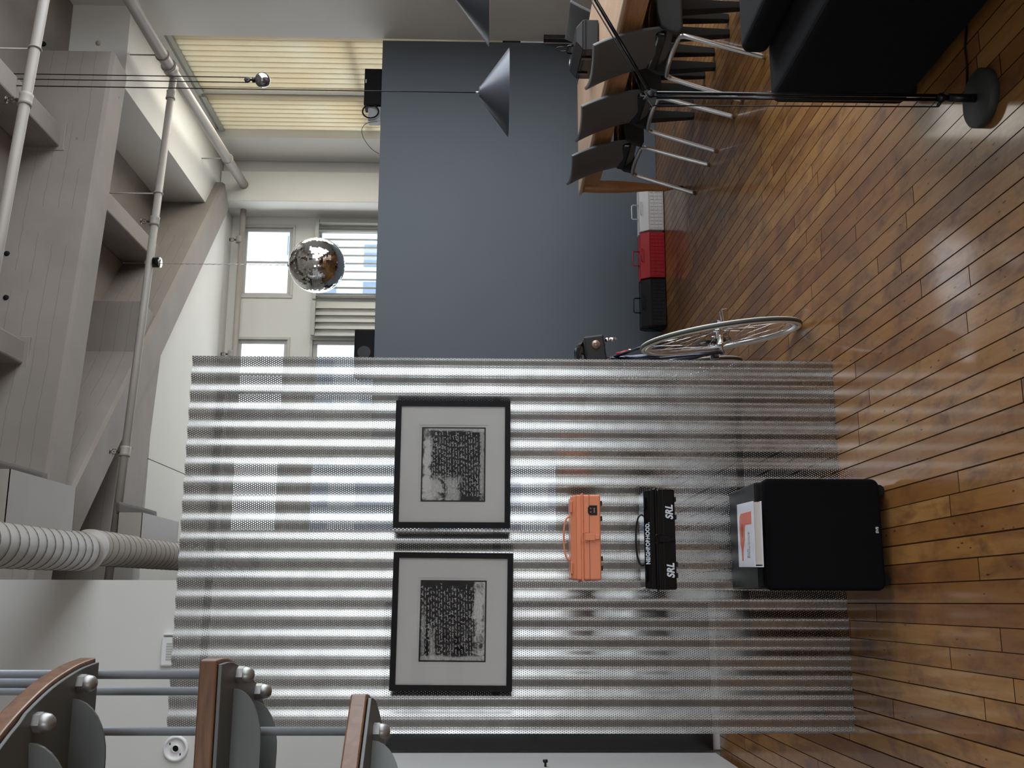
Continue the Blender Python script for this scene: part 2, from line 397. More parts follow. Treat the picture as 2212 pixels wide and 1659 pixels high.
# far back wall with window openings (three bays)
BY = 10.1
bays = [(3.03, 3.82), (1.86, 2.62), (.62, 1.42), (-.6, .2)]
w = MB()
edges = [-5.2] + [e for b in reversed(bays) for e in b] + [4.6]
for i in range(0, len(edges), 2): w.box((edges[i], BY, 0), (edges[i + 1], BY + .16, 4.42))
for a, b in bays:
    w.box((a, BY, 0), (b, BY + .16, .55)); w.box((a, BY, 3.10), (b, BY + .16, 3.30)); w.box((a, BY, 3.86), (b, BY + .16, 4.42))
struct(w, 'wall_back', M['wall'])
M['frame'] = mat('window_paint', (.50, .50, .48), .5, var=.05)
for n, (a, b) in enumerate(bays, 1):
    wr = thing('window_%d' % n, None, None, ((a + b) / 2, BY, 0)); wr['kind'] = 'structure'
    hw = (b - a) / 2
    def ring(mb, x0, x1, z0, z1, t, y0, y1):
        mb.box((x0, y0, z0), (x0 + t, y1, z1)); mb.box((x1 - t, y0, z0), (x1, y1, z1)); mb.box((x0 + t, y0, z0), (x1 - t, y1, z0 + t)); mb.box((x0 + t, y0, z1 - t), (x1 - t, y1, z1))
    fr = MB(); ring(fr, -hw, hw, 3.30, 3.86, .028, -.012, .10); ring(fr, -hw, hw, .55, 3.10, .028, -.012, .10); fr.build('window_frame', M['frame'], wr, bevel=.004)
    sa = MB(); ring(sa, -hw + .028, hw - .028, 3.328, 3.832, .035, .02, .06); sa.box((-.009, .02, 3.36), (.009, .06, 3.80)); sa.build('sash', M['frame'], wr, bevel=.004)
    sb = MB(); ring(sb, -hw + .028, hw - .028, 1.85, 3.072, .04, .02, .06); ring(sb, -hw + .028, hw - .028, .578, 1.85, .04, .05, .09); sb.build('sash', M['frame'], wr, bevel=.004)
    MB().box((-hw + .06, .038, 3.36), (hw - .06, .042, 3.80)).build('pane', M['glass'], wr)
    MB().box((-hw + .06, .038, 1.88), (hw - .06, .042, 3.04)).build('pane', M['glass'], wr)
    MB().box((-hw + .06, .068, .61), (hw - .06, .072, 1.82)).build('pane', M['glass'], wr)
# right-hand windows behind the cream blinds
for n, (a, b) in enumerate(((7.52, 8.42), (8.54, 9.43)), 5):
    wr = thing('window_%d' % n, None, None, (4.52, (a + b) / 2, 0)); wr['kind'] = 'structure'; hw = (b - a) / 2
    fr = MB()
    for y0, y1, z0, z1 in ((-hw, -hw + .05, 1, 3.92), (hw - .05, hw, 1, 3.92), (-hw + .05, hw - .05, 1, 1.05), (-hw + .05, hw - .05, 3.87, 3.92), (-hw + .05, hw - .05, 2.42, 2.48)):
        fr.box((-.03, y0, z0), (.04, y1, z1))
    fr.build('window_frame', M['frame'], wr, bevel=.004)
    MB().box((-.002, -hw + .05, 1.05), (.002, hw - .05, 2.42)).box((-.002, -hw + .05, 2.48), (.002, hw - .05, 3.87)).build('pane', M['glass'], wr)
struct(MB().box((4.45, 8.42, 1), (4.60, 8.54, 3.92)), 'trim_1', M['frame'])
# left, rear and near-left walls
w = MB(); w.box((-5.2, -5.2, 0), (-5.05, 10.2, 4.42)); struct(w, 'wall_left', M['farwall'])
w = MB(); xs = [-5.05, -3.6, -1.3, 2.7, 4.2, 4.6]  # unseen rear wall; its openings are added for frontal fill
for i in range(5):
    if i % 2 == 0: w.box((xs[i], -5.3, 0), (xs[i + 1], -5.15, 4.42))
    else: w.box((xs[i], -5.3, 0), (xs[i + 1], -5.15, .8)); w.box((xs[i], -5.3, 2.6), (xs[i + 1], -5.15, 4.42))
struct(w, 'wall_front', M['farwall'])
struct(MB().box((-5.05, 5.93, 0), (.117, 6.05, 4.42)), 'wall_partition', M['wall'])
struct(MB().box((-.79, 5.915, .0), (.117, 5.93, .045)), 'baseboard_partition', M['white'])
# slate blue half-height partition
M['blue'] = mat('slate_blue_paint', (.095, .113, .132), .62, var=.03, vs=1.5, bump=.06, bs=150)
p = MB(); a0, a1 = Vector((1.15, 7.50, 0)), Vector((4.355, 7.395, 0)); dv = Vector((.004, .12, 0))
p.hexa([a0, a1, a1 + dv, a0 + dv], [v + Vector((0, 0, 2.152)) for v in (a0, a1, a1 + dv, a0 + dv)])
struct(p, 'wall_blue_partition', M['blue'], bevel=.003)

# ceiling beams and joists
def beam(name, p0, p1, width, z0, z1):
    p0 = Vector((*p0, 0)); p1 = Vector((*p1, 0)); d = (p1 - p0).normalized(); n = Vector((-d.y, d.x, 0)) * width / 2; c = .022
    mb = MB(); prof = [(-1, 0, c), (-1, c, 0), (1, c, 0), (1, 0, c), (1, 0, z1 - z0), (-1, 0, z1 - z0)]
    def ringp(P):
        out = []
        for s_, i_, h in prof:
            out.append(P + n * s_ * (1 - i_ / (width / 2)) + Vector((0, 0, z0 + h)))
        return out
    mb.hexa(ringp(p0), ringp(p1)); return struct(mb, name, M['beam'])
beam('ceiling_beam', (-1.4, 5.975), (3.70, 6.66), .29, 3.90, 4.42)
beam('ceiling_beam', (.30, 6.36), (3.93, 9.62), .31, 3.90, 4.42)
beam('ceiling_beam', (-1.2, 7.35), (2.2, 7.86), .55, 3.93, 4.42)
for x, y0, y1, z in ((3.03, 4.0, 6.44, 4.16), (1.50, 3.6, 6.24, 4.16), (2.90, 6.70, 8.42, 4.12), (0.0, 3.6, 5.93, 4.16), (3.03, -4, 3.9, 4.16)):
    struct(MB().box((x - .075, y0, z), (x + .075, y1, 4.42)), 'ceiling_joist', M['beam'], bevel=.012)
for x, y, z in ((3.03, 6.405, 4.13), (1.50, 6.205, 4.13)):
    o = MB().box((x - .10, y, z), (x + .10, y + .03, 4.42)).build('joist_hanger', M['beam'], bevel=.004); o['kind'] = 'structure'
# bolt holes in the big beam
bo = MB()
def onb1(x, y):   # point on the near face of the big beam
    d = (at_z(x, y, 2.3) - Vector((0, 0, EYE))); n = Vector((-(6.66 - 5.975), 5.1, 0)).normalized(); q = Vector((-1.4, 5.975, 0)) - n * .145
    t = (q - Vector((0, 0, EYE))).dot(n) / d.dot(n); return Vector((0, 0, EYE)) + d * t, n
for x, y in ((94, 95), (15, 548), (13, 643), (212, 93)):
    P, n = onb1(x, y)
    mb = MB(); mb.lathe([(.0, -.006), (.017, -.006), (.019, .003), (.014, .004)], 14, axis='y')
    mb.build('bolt_hole', M['blackmatte'] if x != 212 else M['beam'], loc=P)['kind'] = 'structure'
# ------------------------------------------------------------------ sprinkler pipes
def sprinkler(parent, p, k=1.0):
    mb = MB(); x, y, z = p
    mb.lathe([(.009, .028), (.011, .04), (.006, .045), (.006, .05)], 12, o=(x, y, z))
    for s_ in (-1, 1): mb.tube([(x, y, z + .045), (x + s_ * .016, y, z + .055), (x + s_ * .017, y, z + .075), (x, y, z + .09)], .0028, 6)
    mb.lathe([(0, .088), (.019, .09), (.019, .093), (0, .094)], 14, o=(x, y, z)); mb.sphere((x, y, z + .066), .005, 8, 6)
    mb.build('sprinkler_head', M['steeldark'], parent)
M['steeldark'] = mat('dark_brass', (.10, .095, .085), .4, .8)
def pipe(label, pts, r, heads=(), hangers=(), couplings=()):
    t = thing('sprinkler_pipe', label, 'pipe', pts[0], group=None); o = Vector(pts[0])
    L = [Vector(p) - o for p in pts]
    MB().tube(L, r, 16).build('pipe', M['pipe'], t)
    d = (L[-1] - L[0]).normalized()
    for c in list(couplings) + list(heads):
        c = Vector(c) - o
        MB().tube([c - d * .035, c - d * .033, c - d * .018, c + d * .018, c + d * .033, c + d * .035], r * 1.2, 16, rr=[r * 1.02, r * 1.3, r * 1.2, r * 1.2, r * 1.3, r * 1.02]).build('coupling', M['pipe'], t)
    for h in heads: sprinkler(t, Vector(h) - o + Vector((0, 0, r - .02)))
    for h, zt in hangers:
        h = Vector(h) - o
        mb = MB(); mb.tube([h + Vector((0, 0, r)), (h.x, h.y, zt - o.z)], .006, 8)
        mb.tube([h + Vector((0, 0, 0)) + (Vector((-d.y, d.x, 0)) * math.cos(a) + Vector((0, 0, 1)) * math.sin(a)) * (r + .004) for a in [2 * PI * i / 16 for i in range(16)]], .005, 6, closed=True)
        mb.build('hanger', M['pipe'], t)
    return t
ZP = 3.75
P1a, P1b = at_z(528, 402, ZP), at_z(285, 5, ZP)
jn = at_z(375, 160, ZP)
pipe('thick grey pipe running beside the cream blinds into the corner column', [(4.075, 9.67, ZP), tuple(jn), (4.0, 5.6, ZP), (4.0, 1.0, ZP)], .045,
     hangers=[(tuple(jn + Vector((0, -.28, 0))), 4.42), ((4.055, 9.0, ZP), 3.99)], couplings=[tuple(jn + Vector((0, -.10, 0)))])
e3 = at_z(235, 1250, ZP); dd = (e3 - jn)
def on3(x, y):
    t = 0; best = None
    for i in range(201):
        q = jn + dd * (i / 200); r_ = q - Vector((0, 0, EYE)); w_ = r_.dot(FW); yy = 829.5 - FPX * r_.dot(UU) / w_
        if best is None or abs(yy - y) < best[0]: best = (abs(yy - y), q)
    return best[1]
pipe('long thin grey pipe crossing below the beams with the mirror ball motor', [tuple(jn + Vector((-.05, 0, 0))), tuple(e3 + dd * .02)], .028,
     heads=[tuple(on3(0, 478)), tuple(on3(0, 975))], hangers=[(tuple(on3(0, 418)), 4.42)], couplings=[tuple(on3(0, 205))])
pipe('grey sprinkler pipe running along the top of the far windows', [(3.905, 9.90, 3.80), (1.2, 9.90, 3.80), (-1, 9.90, 3.80)], .030,
     heads=[tuple(at_y(518, 518, 9.9)), tuple(at_y(500, 765, 9.9))])
p4 = [at_z(95, 0, 3.72), at_z(48, 230, 3.72), at_z(12, 450, 3.72)]
pd = (p4[2] - p4[0])
pipe('grey sprinkler pipe in front of the big beam near the upper corner', [tuple(p4[0] - pd * .4), tuple(p4[0]), tuple(p4[2]), tuple(p4[2] + pd * 1.2)], .028,
     heads=[tuple(p4[0] + pd * .5)], hangers=[(tuple(p4[0] + pd * .25), 4.42)])

# ------------------------------------------------------------------ air duct with outlet boxes
zd = 3.58
t = thing('air_duct', 'painted spiral air duct with side outlet boxes passing the white wall', 'duct', (0, 0, 0))
c0 = at_z(20, 1177, zd); c1 = at_z(193, 1182, zd); c2 = at_z(350, 1198, zd); dx = Vector(((c2.x - c1.x), c2.y - c1.y, 0)).normalized()
def duct_y(Y): q = c1 + dx * ((Y - c1.y) / dx.y); return Vector((q.x - (.028 if Y < c1.y - .05 else 0), q.y, zd))
def spiral(r, Y0, Y1, pitch):
    pts = [duct_y(Y0), duct_y(Y1)]; mb = MB(); mb.tube(pts, r, 40)
    L = []
    n = int((Y1 - Y0) / pitch * 24)
    for i in range(n):
        a = 2 * PI * i / 24; q = duct_y(Y0 + pitch * i / 24); L.append(q + Vector((math.cos(a) * r, 0, math.sin(a) * r)))
    return mb, L
Yt = c1.y
mb, L = spiral(.110, 2.2, Yt - .12, .10); mb.build('duct_section', M['duct'], t); MB().tube(L, .0035, 4).build('seam', mat('seam_shadow_paint', (.10, .09, .08), .7), t)
mb, L = spiral(.102, Yt + .02, 10.05, .10); mb.build('duct_section', M['duct'], t); MB().tube(L, .0035, 4).build('seam', bpy.data.materials['seam_shadow_paint'], t)
MB().tube([duct_y(Yt - .125), duct_y(Yt - .12), duct_y(Yt - .06), duct_y(Yt), duct_y(Yt + .03)], .1, 40, rr=[.110, .114, .114, .106, .104]).build('reducer', M['duct'], t)
def outlet(ya, yb, x1):
    q = duct_y((ya + yb) / 2); x0 = q.x + .055; zb, zt = zd - .055, zd + .10; g = .004
    mb = MB()
    mb.box((x0, ya, zb), (x1, yb, zb + g)); mb.box((x0, ya, zt - g), (x1, yb, zt)); mb.box((x0, ya, zb), (x1, ya + g, zt)); mb.box((x0, yb - g, zb), (x1, yb, zt))
    mb.box((q.x + .04, ya - .012, zb - .012), (x0 + .02, yb + .012, zb)); o = mb.build('outlet_box', M['duct'], t)
    fl = MB(); fl.shell(lambda u, v: (x1 - .01 + .085 * u, ya - .02 + (yb - ya + .04) * v, zt + .004 + .012 * u + .006 * math.sin(v * 2 * PI)), 4, 10, .003)
    fl.build('deflector', mat('brown_grey_flap', (.055, .045, .038), .75), o)  # dark colour stands for the flap's unlit underside
b0, b1 = at_z(20, 1016, zd - .05), at_z(163, 1050, zd - .05)
outlet(b0.y, b1.y, (b0.x + b1.x) / 2)
b2, b3 = at_z(306, 1113, zd - .05), at_z(385, 1122, zd - .05)
outlet(b2.y, b3.y, (b2.x + b3.x) / 2)

# ------------------------------------------------------------------ blinds
def vblind(name, label, x, ya, yb, z0, z1, pitch, w, ang, mtl, along='y', flip=1, part=True):
    t = thing(name, label, 'blinds', (x, ya, 0) if along == 'y' else (ya, x, 0)); n = int(round((yb - ya) / pitch))
    mb = MB()
    for i in range(n):
        c = (i + .5) * (yb - ya) / n
        def fn(u, v):
            s_ = (u - .5) * w; b = .012 * (1 - (2 * u - 1) ** 2) * flip
            a, d = s_ * math.cos(ang) - b * math.sin(ang), s_ * math.sin(ang) + b * math.cos(ang)
            z = z0 + (z1 - z0) * v
            return (d, c + a, z) if along == 'y' else (c + a, d, z)
        mb.shell(fn, 6, 1, .0012)
    mb.build('slats', mtl, t)
    hr = MB(); hw = .028
    if along == 'y': hr.box((-hw, 0, z1), (hw, yb - ya, z1 + .04))
    else: hr.box((0, -hw, z1), (yb - ya, hw, z1 + .04))
    hr.build('headrail', M['frame2'], t, bevel=.004)
    return t
M['frame2'] = mat('grey_rail', (.42, .44, .40), .5)
vblind('vertical_blinds', 'closed cream vertical blinds on the near right window glowing with daylight', 4.445, 7.40, 8.44, 1.2, 3.845, .088, .0945, math.radians(4), M['blind'], flip=-1)
vblind('vertical_blinds', 'closed cream vertical blinds on the far right window next to the column', 4.445, 8.50, 9.44, 1.2, 3.845, .088, .0945, math.radians(4), M['blind'], flip=-1)
t = vblind('vertical_blinds', 'open white vertical blinds behind the hanging mirror ball', 10.03, 3.00, 3.86, 1.2, 3.045, .085, .085, math.radians(80), M['blindwhite'], along='x')
t = vblind('vertical_blinds', 'white vertical blind slats gathered on the pier between two far windows', 10.03, 2.62, 2.98, 1.2, 3.045, .075, .088, math.radians(25), M['blindwhite'], along='x')

# ------------------------------------------------------------------ outside buildings
M['bld1'] = mat('pale_facade', (.50, .58, .66), .8, var=.05); M['bldw'] = mat('facade_window', (.16, .22, .30), .2)
def building(label, x0, x1, y, h, nx, nz):
    t = thing('office_building', label, 'building', (x0, y, 0)); MB().box((0, 0, -6), (x1 - x0, 6, h)).build('facade', M['bld1'], t)
    mb = MB(); w_, hh = (x1 - x0) / nx, 1.3
    for i in range(nx):
        for j in range(nz): mb.box((w_ * (i + .2), -.03, h - 1.2 - j * 1.5), (w_ * (i + .8), .0, h - .35 - j * 1.5))
    mb.build('facade_windows', M['bldw'], t)['kind'] = 'stuff'
building('pale blue building seen through the far right windows', 9.5, 18, 28, 9.0 - 1.6, 9, 6)
building('pale building seen through the window left of the mirror ball', 1.0, 8.8, 24, 6.2, 8, 6)
# ------------------------------------------------------------------ corrugated perforated screen
SX0, SX1, SY, SH, LAM, AMP = -.447, .893, 3.735, 2.398, .0678, .0066
def wave(x): return SY - AMP * math.cos(2 * PI * (x - SX1) / LAM)
def make_sheet():
    n = 20 * 14; th = .0009; V_, Fc, UVs = [], [], []; arc = 0; px = None; rows = 12
    for i in range(n + 1):
        x = SX0 + (SX1 - SX0) * i / n; y = wave(x)
        if px: arc += math.hypot(x - px[0], y - px[1])
        px = (x, y); sl = 2 * PI * AMP / LAM * math.sin(2 * PI * (x - SX1) / LAM); nn = math.hypot(sl, 1)
        for side in (0, 1):
            for j in range(rows + 1):
                V_.append((x + (sl / nn * th if side else 0), y + (th / nn if side else 0) * -1 + th, SH * j / rows)); UVs.append((arc, SH * j / rows))
    K = rows + 1
    for i in range(n):
        for j in range(rows):
            a, b = (i * 2) * K + j, ((i + 1) * 2) * K + j
            Fc.append((a, b, b + 1, a + 1)); a2, b2 = a + K, b + K; Fc.append((a2, a2 + 1, b2 + 1, b2))
        a, b = (i * 2) * K, ((i + 1) * 2) * K; Fc.append((a, a + K, b + K, b)); a += rows; b += rows; Fc.append((a, b, b + K, a + K))
    for j in range(rows):
        Fc.append((j, j + 1, j + 1 + K, j + K)); a = n * 2 * K + j; Fc.append((a, a + K, a + K + 1, a + 1))
    me = bpy.data.meshes.new('corrugated_screen'); me.from_pydata(V_, [], Fc); me.update()
    me.polygons.foreach_set('use_smooth', [True] * len(Fc)); uv = me.uv_layers.new(name='UVMap')
    for l in me.loops: uv.data[l.index].uv = UVs[l.vertex_index]
    me.materials.append(M['sheet']); o = bpy.data.objects.new('corrugated_screen', me); COL.objects.link(o)
    m_ = o.modifiers.new('e', 'EDGE_SPLIT'); m_.split_angle = math.radians(60)
    tag(o, 'tall corrugated perforated metal screen standing on the wood floor', 'metal screen'); return o
make_sheet()
sp = thing('screen_post', 'slim dark steel frame holding up the corrugated screen from behind', 'screen frame', (0, 3.775, 0))
for x in (SX0 + .10, .23, SX1 - .12): MB().box((x - .012, -.012, 0), (x + .012, .012, 2.30)).build('post', M['steel'], sp)
for z in (.35, 1.25, 2.28): MB().box((SX0 + .10, -.025, z), (SX1 - .12, -.012, z + .025)).build('rail', M['steel'], sp)

# ------------------------------------------------------------------ framed prints
def print_mat(name, seed, bands):
    k = N(name); c = k.coord(loc=(seed, 0, seed * 1.7)); sx = k.new('ShaderNodeSeparateXYZ'); k.ln(k.coord(), sx.inputs[0])
    a = k.noise(c, 14, 8, .72, 1.6); f = k.noise(k.coord(scale=(8, 1, 26)), 12, 5, .7)
    col = k.ramp(a, [(.35, (.004, .004, .005)), (.50, (.012, .012, .013)), (.60, (.06, .06, .06)), (.72, (.40, .40, .39))])
    for (u0, u1, v0, v1, s_) in bands:   # pale strips of the photograph: centre x, half width, centre z, half height
        dx_ = k.math('DIVIDE', k.math('ABSOLUTE', k.math('SUBTRACT', sx.outputs[0], u0)), u1); dz_ = k.math('DIVIDE', k.math('ABSOLUTE', k.math('SUBTRACT', sx.outputs[2], v0)), v1)
        d = k.math('ADD', k.math('MAXIMUM', dx_, dz_), k.math('MULTIPLY', k.math('SUBTRACT', a, .5), 5.5))
        col = k.mix(k.math('MULTIPLY', k.math('MINIMUM', k.math('MAXIMUM', k.math('MULTIPLY', k.math('SUBTRACT', 1.5, d), 1.3), 0), 1), k.math('MINIMUM', k.math('MULTIPLY', f, s_), 1)), col, (.85, .84, .80))
    k.ln(col, k.bs.inputs['Base Color']); k.bs.inputs['Roughness'].default_value = .7; k.bs.inputs['Specular IOR Level'].default_value = .1; return k.m
def scribble(x0, x1, zs, h, seed, wd=.0011):
    r = random.Random(seed); mb = MB()
    for z in zs:
        x = x0 + r.random() * .02; end = x1 - r.random() * .03; z += r.uniform(-.002, .002)
        while x < end:
            ln_ = r.uniform(.008, .026); pts = []; xx = x; n = max(5, int(ln_ / .0018)); tilt = r.uniform(-.05, .05); hw_ = r.uniform(.5, 1.25)
            for i in range(n):
                if xx > end: break
                hh = h * hw_ * (r.choice((.15, .25, .45, .5, .55, 1.0)) if r.random() < .9 else 1.3) * (1 if i % 2 else -.25)
                pts.append((xx, z + hh + (xx - x0) * .03)); xx += r.uniform(.0012, .0028) * (1 if r.random() > .12 else -.6)
            for a, b in zip(pts, pts[1:]):
                dx_, dz_ = b[0] - a[0], b[1] - a[1]; q = math.hypot(dx_, dz_) or 1; nx, nz = -dz_ / q * wd / 2, dx_ / q * wd / 2
                mb.add([(a[0] - nx, 0, a[1] - nz), (b[0] - nx, 0, b[1] - nz), (b[0] + nx, 0, b[1] + nz), (a[0] + nx, 0, a[1] + nz)], [(0, 1, 2, 3)])
            x = xx + r.uniform(.003, .009)
    return mb
M['ink'] = mat('white_ink', (.92, .92, .92), .6, var=.2, vs=60)
def framed(label, x0, x1, z0, z1, ax0, ax1, az0, az1, pm, lines, seed, rz):
    cx, cz = (x0 + x1) / 2, (z0 + z1) / 2; t = thing('framed_print', label, 'picture', (cx, 3.690, cz), 0, None); t.rotation_euler = (0, rz, 0)
    W2, H2 = (x1 - x0) / 2, (z1 - z0) / 2; b = .020; D = .034
    fr = MB(); A = [(-W2, -H2), (W2, -H2), (W2, H2), (-W2, H2)]; B_ = [(-W2 + b, -H2 + b), (W2 - b, -H2 + b), (W2 - b, H2 - b), (-W2 + b, H2 - b)]
    for i in range(4):
        j = (i + 1) % 4; fr.add([(A[i][0], 0, A[i][1]), (A[j][0], 0, A[j][1]), (B_[j][0], 0, B_[j][1]), (B_[i][0], 0, B_[i][1]),
                                 (A[i][0], D, A[i][1]), (A[j][0], D, A[j][1]), (B_[j][0], D, B_[j][1]), (B_[i][0], D, B_[i][1])],
                                [(0, 1, 2, 3), (4, 7, 6, 5), (0, 4, 5, 1), (3, 2, 6, 7)])
    fr.build('frame', M['frameblack'], t)
    a0, a1, c0_, c1_ = ax0 - cx, ax1 - cx, az0 - cz, az1 - cz; g = .008; my = .010
    mt = MB(); I = [(a0 - g, c0_ - g), (a1 + g, c0_ - g), (a1 + g, c1_ + g), (a0 - g, c1_ + g)]
    for i in range(4):
        j = (i + 1) % 4; mt.add([(B_[i][0], my, B_[i][1]), (B_[j][0], my, B_[j][1]), (I[j][0], my, I[j][1]), (I[i][0], my, I[i][1])], [(0, 1, 2, 3)])
        mt.add([(I[i][0], my, I[i][1]), (I[j][0], my, I[j][1]), (I[j][0], my + .003, I[j][1]), (I[i][0], my + .003, I[i][1])], [(0, 1, 2, 3)])
    mt.build('mat_board', M['paper'], t)
    MB().box((-W2 + b, my + .003, -H2 + b), (W2 - b, D - .006, H2 - b)).build('backing', M['paper'], t)
    MB().box((a0, my + .0015, c0_), (a1, my + .0028, c1_)).build('print_border', M['frameblack'], t)
    e = .005; pr_ = MB().box((a0 + e, my + .0008, c0_ + e), (a1 - e, my + .0014, c1_ - e)).build('print', pm, t)
    o = scribble(a0 + e + .01, a1 - e - .004, lines, .0056, seed).build('handwriting', M['ink'], pr_); o.location = (0, my + .0005, 0)
    MB().box((-W2 + b, .005, -H2 + b), (W2 - b, .0065, H2 - b)).build('glass', M['picglass'], t)
    return t
r1 = [(.0, .12, .093, .012, 2.0), (-.10, .035, .0, .02, 1.3), (.0, .12, -.108, .006, 1.2), (.128, .006, 0, .1, 1.5), (-.09, .03, .075, .03, 1.6)]
r2 = [(.03, .09, -.096, .014, 1.9), (.02, .12, -.112, .004, 1.2), (-.128, .008, .0, .1, 1.4), (-.05, .07, .102, .006, .9), (-.09, .05, .07, .008, 1.0)]
framed('black framed dark abstract print, the right one, above the orange toolbox', .2600, .7225, 1.215, 1.634, .354, .626, 1.305, 1.538, print_mat('print_right', 3.1, r1),
       [.090 - i * .0098 for i in range(21)], 5, 0)
framed('black framed dark abstract print, the left one nearer the stairs', -.302, .1725, 1.205, 1.630, -.204, .076, 1.298, 1.532, print_mat('print_left', 8.3, r2),
       [.100 - i * .0098 for i in range(21)], 9, .007)

# ------------------------------------------------------------------ tool boxes on the screen
def toolbox(name, label, loc, w, h, d, mtl, hmat, latchm):
    t = thing(name, label, 'toolbox', loc); z1 = h * .60; ov = .004
    MB().box((-w / 2, -d / 2, 0), (w / 2, d / 2, z1)).build('body', mtl, t, bevel=.006, seg=3)
    MB().box((-w / 2 - .0012, -d / 2 - .0012, z1 - .022), (w / 2 + .0012, d / 2 + .0012, z1 - .0205)).build('seam', M['salmondark'] if hmat is M['salmon'] else M['black'], t)
    MB().box((-w / 2 - ov, -d / 2 - ov, z1 - .001), (w / 2 + ov, d / 2 + ov, z1 + .006)).build('rim', mtl, t, bevel=.002)
    i = .022; lo = [(-w / 2 + .001, -d / 2 + .001, z1 + .005), (w / 2 - .001, -d / 2 + .001, z1 + .005), (w / 2 - .001, d / 2 - .001, z1 + .005), (-w / 2 + .001, d / 2 - .001, z1 + .005)]
    mid = [(x, y, h - i * .8) for x, y, z in lo]; hi = [(x - math.copysign(.004, x), y - math.copysign(i, y), h) for x, y, z in mid]
    lid = MB().hexa(lo, mid).hexa(mid, hi).build('lid', mtl, t, bevel=.004, seg=3)
    for s_ in (-1, 1): MB().box((s_ * w * .36 - .020, -d / 2 + i - .012, h - .0045), (s_ * w * .36 + .020, -d / 2 + i + .02, h + .0015)).build('emboss', mtl, lid, bevel=.002)
    MB().tube([(w * .26 * math.cos(a), 0, h - .006 + .027 * math.sin(a) ** .6) for a in [PI * q / 16 for q in range(17)]], .0032, 8).build('handle', hmat, t)
    la = MB(); la.box((-.012, -d / 2 - .008, z1 - .040), (.012, -d / 2 - .004, z1 - .006)); la.box((-.008, -d / 2 - .006, z1 - .055), (.008, -d / 2, z1 - .036))
    L = la.build('latch', latchm, t, bevel=.0015)
    MB().tube([(-.014, -d / 2 - .007, z1 - .016), (-.014, -d / 2 - .007, z1 + .010), (.014, -d / 2 - .007, z1 + .006), (.014, -d / 2 - .007, z1 - .016)], .0013, 6).build('latch_wire', latchm, L)
    for x in (-w * .36, -w * .25, w * .22, w * .40): MB().box((x - .008, -d / 2 + .006, -.006), (x + .008, d / 2 - .01, .001)).build('foot', M['black'], t, bevel=.001)
    MB().box((-w / 2 + .03, d / 2 - .001, .01), (w / 2 - .03, 3.727 - loc[1], .05)).build('wall_bracket', M['black'], t)
    return t
M['salmon'] = mat('salmon_enamel', lin(224, 138, 100), .42, var=.02); M['salmondark'] = mat('salmon_shadow_seam', lin(130, 60, 42), .6)
tb = toolbox('toolbox', 'small salmon orange metal toolbox mounted on the corrugated screen', (.218, 3.575, .910), .288, .101, .14, M['salmon'], M['salmon'], M['salmon'])
fy_ = -.0712
MB().prism([(.074, .037), (.074, .012), (.107, .012), (.107, .037), (.100, .044), (.081, .044)], fy_ - .0008, fy_, axis='y').build('sticker', M['black'], tb)
mb = MB()
for x0, x1, a, b in ((.083, .086, .032, .036), (.095, .098, .032, .036), (.084, .097, .021, .0232), (.083, .0852, .0195, .0247), (.0958, .098, .0195, .0247)): mb.box((x0, fy_ - .0014, a), (x1, fy_ - .0008, b))
mb.build('sticker_print', M['salmon'], tb)
tb2 = toolbox('toolbox', 'black metal toolbox with white lettering mounted below the salmon one', (.212, 3.568, .657), .338, .104, .15, M['blackgloss'], M['black'], M['blackgloss'])
M['lettering'] = mat('white_lettering', (.62, .66, .70), .5)
text('lettering', 'SRL', .034, M['lettering'], tb2, (-.130, -.0760, .009), sx=.88, offset=.0013, shear=.24, sp=1.06)
text('lettering', 'SRL', .034, M['lettering'], tb2, (.066, -.0760, .009), sx=.88, offset=.0013, shear=.24, sp=1.06)
text('lettering', 'NEIGHBORHOOD.', .0245, M['lettering'], tb2, (-.085, -.0722, .0890), rot=(math.radians(39), 0, 0), sx=.66, offset=.0009, sp=1.06)

# ------------------------------------------------------------------ subwoofer and book
sw = thing('subwoofer', 'large black subwoofer box on the floor in front of the corrugated screen', 'speaker', (.217, 3.50, 0))
cab = mat('black_ash_veneer', (.009, .010, .010), .5, var=.35, vs=9, spec=.2)
MB().box((-.170, -.175, .040), (.170, .185, .425)).build('cabinet', cab, sw, bevel=.006)
def rrect(w, z0, z1, r, n=6):
    out = []
    for cx, cz, a0 in ((w - r, z1 - r, 0), (-w + r, z1 - r, 90), (-w + r, z0 + r, 180), (w - r, z0 + r, 270)):
        for i in range(n + 1): a = math.radians(a0 + 90 * i / n); out.append((cx + r * math.cos(a), cz + r * math.sin(a)))
    return out
MB().prism(rrect(.178, .030, .412, .026), -.222, -.178, axis='y', smooth=True).build('grille', mat('grille_cloth', (.0035, .0035, .0045), .9, bump=.3, bs=500, spec=.12), sw, bevel=.010, seg=4)
text('logo', 'SVS', .012, M['lettering'], sw, (.003, -.2235, .044), sx=1.1, offset=.0005, align='LEFT')
for x in (-.145, .145): MB().tube([(x, -.185, .018), (x, .15, .018)], .018, 14).build('foot', M['blackmatte'], sw)
MB().box((-.15, -.17, .016), (.15, -.155, .040)).build('base_bar', M['black'], sw)
bk = thing('book', 'white book with an orange hair dryer on its cover lying on the subwoofer', 'book', (.220, 3.350, .4255), math.radians(-2))
M['jacket'] = mat('white_book_jacket', (.70, .72, .80), .35, var=.01); M['pages'] = mat('book_pages', (.55, .53, .50), .8, var=.1, vs=3)
MB().box((-.098, -.099, .003), (.098, .099, .0255)).build('page_block', M['pages'], bk)
jk = MB().box((-.103, -.103, .0255), (.101, .103, .0290)).box((-.103, -.103, 0), (.101, .103, .003)).box((-.106, -.103, 0), (-.1025, .103, .0290)).build('cover', M['jacket'], bk, bevel=.0006)
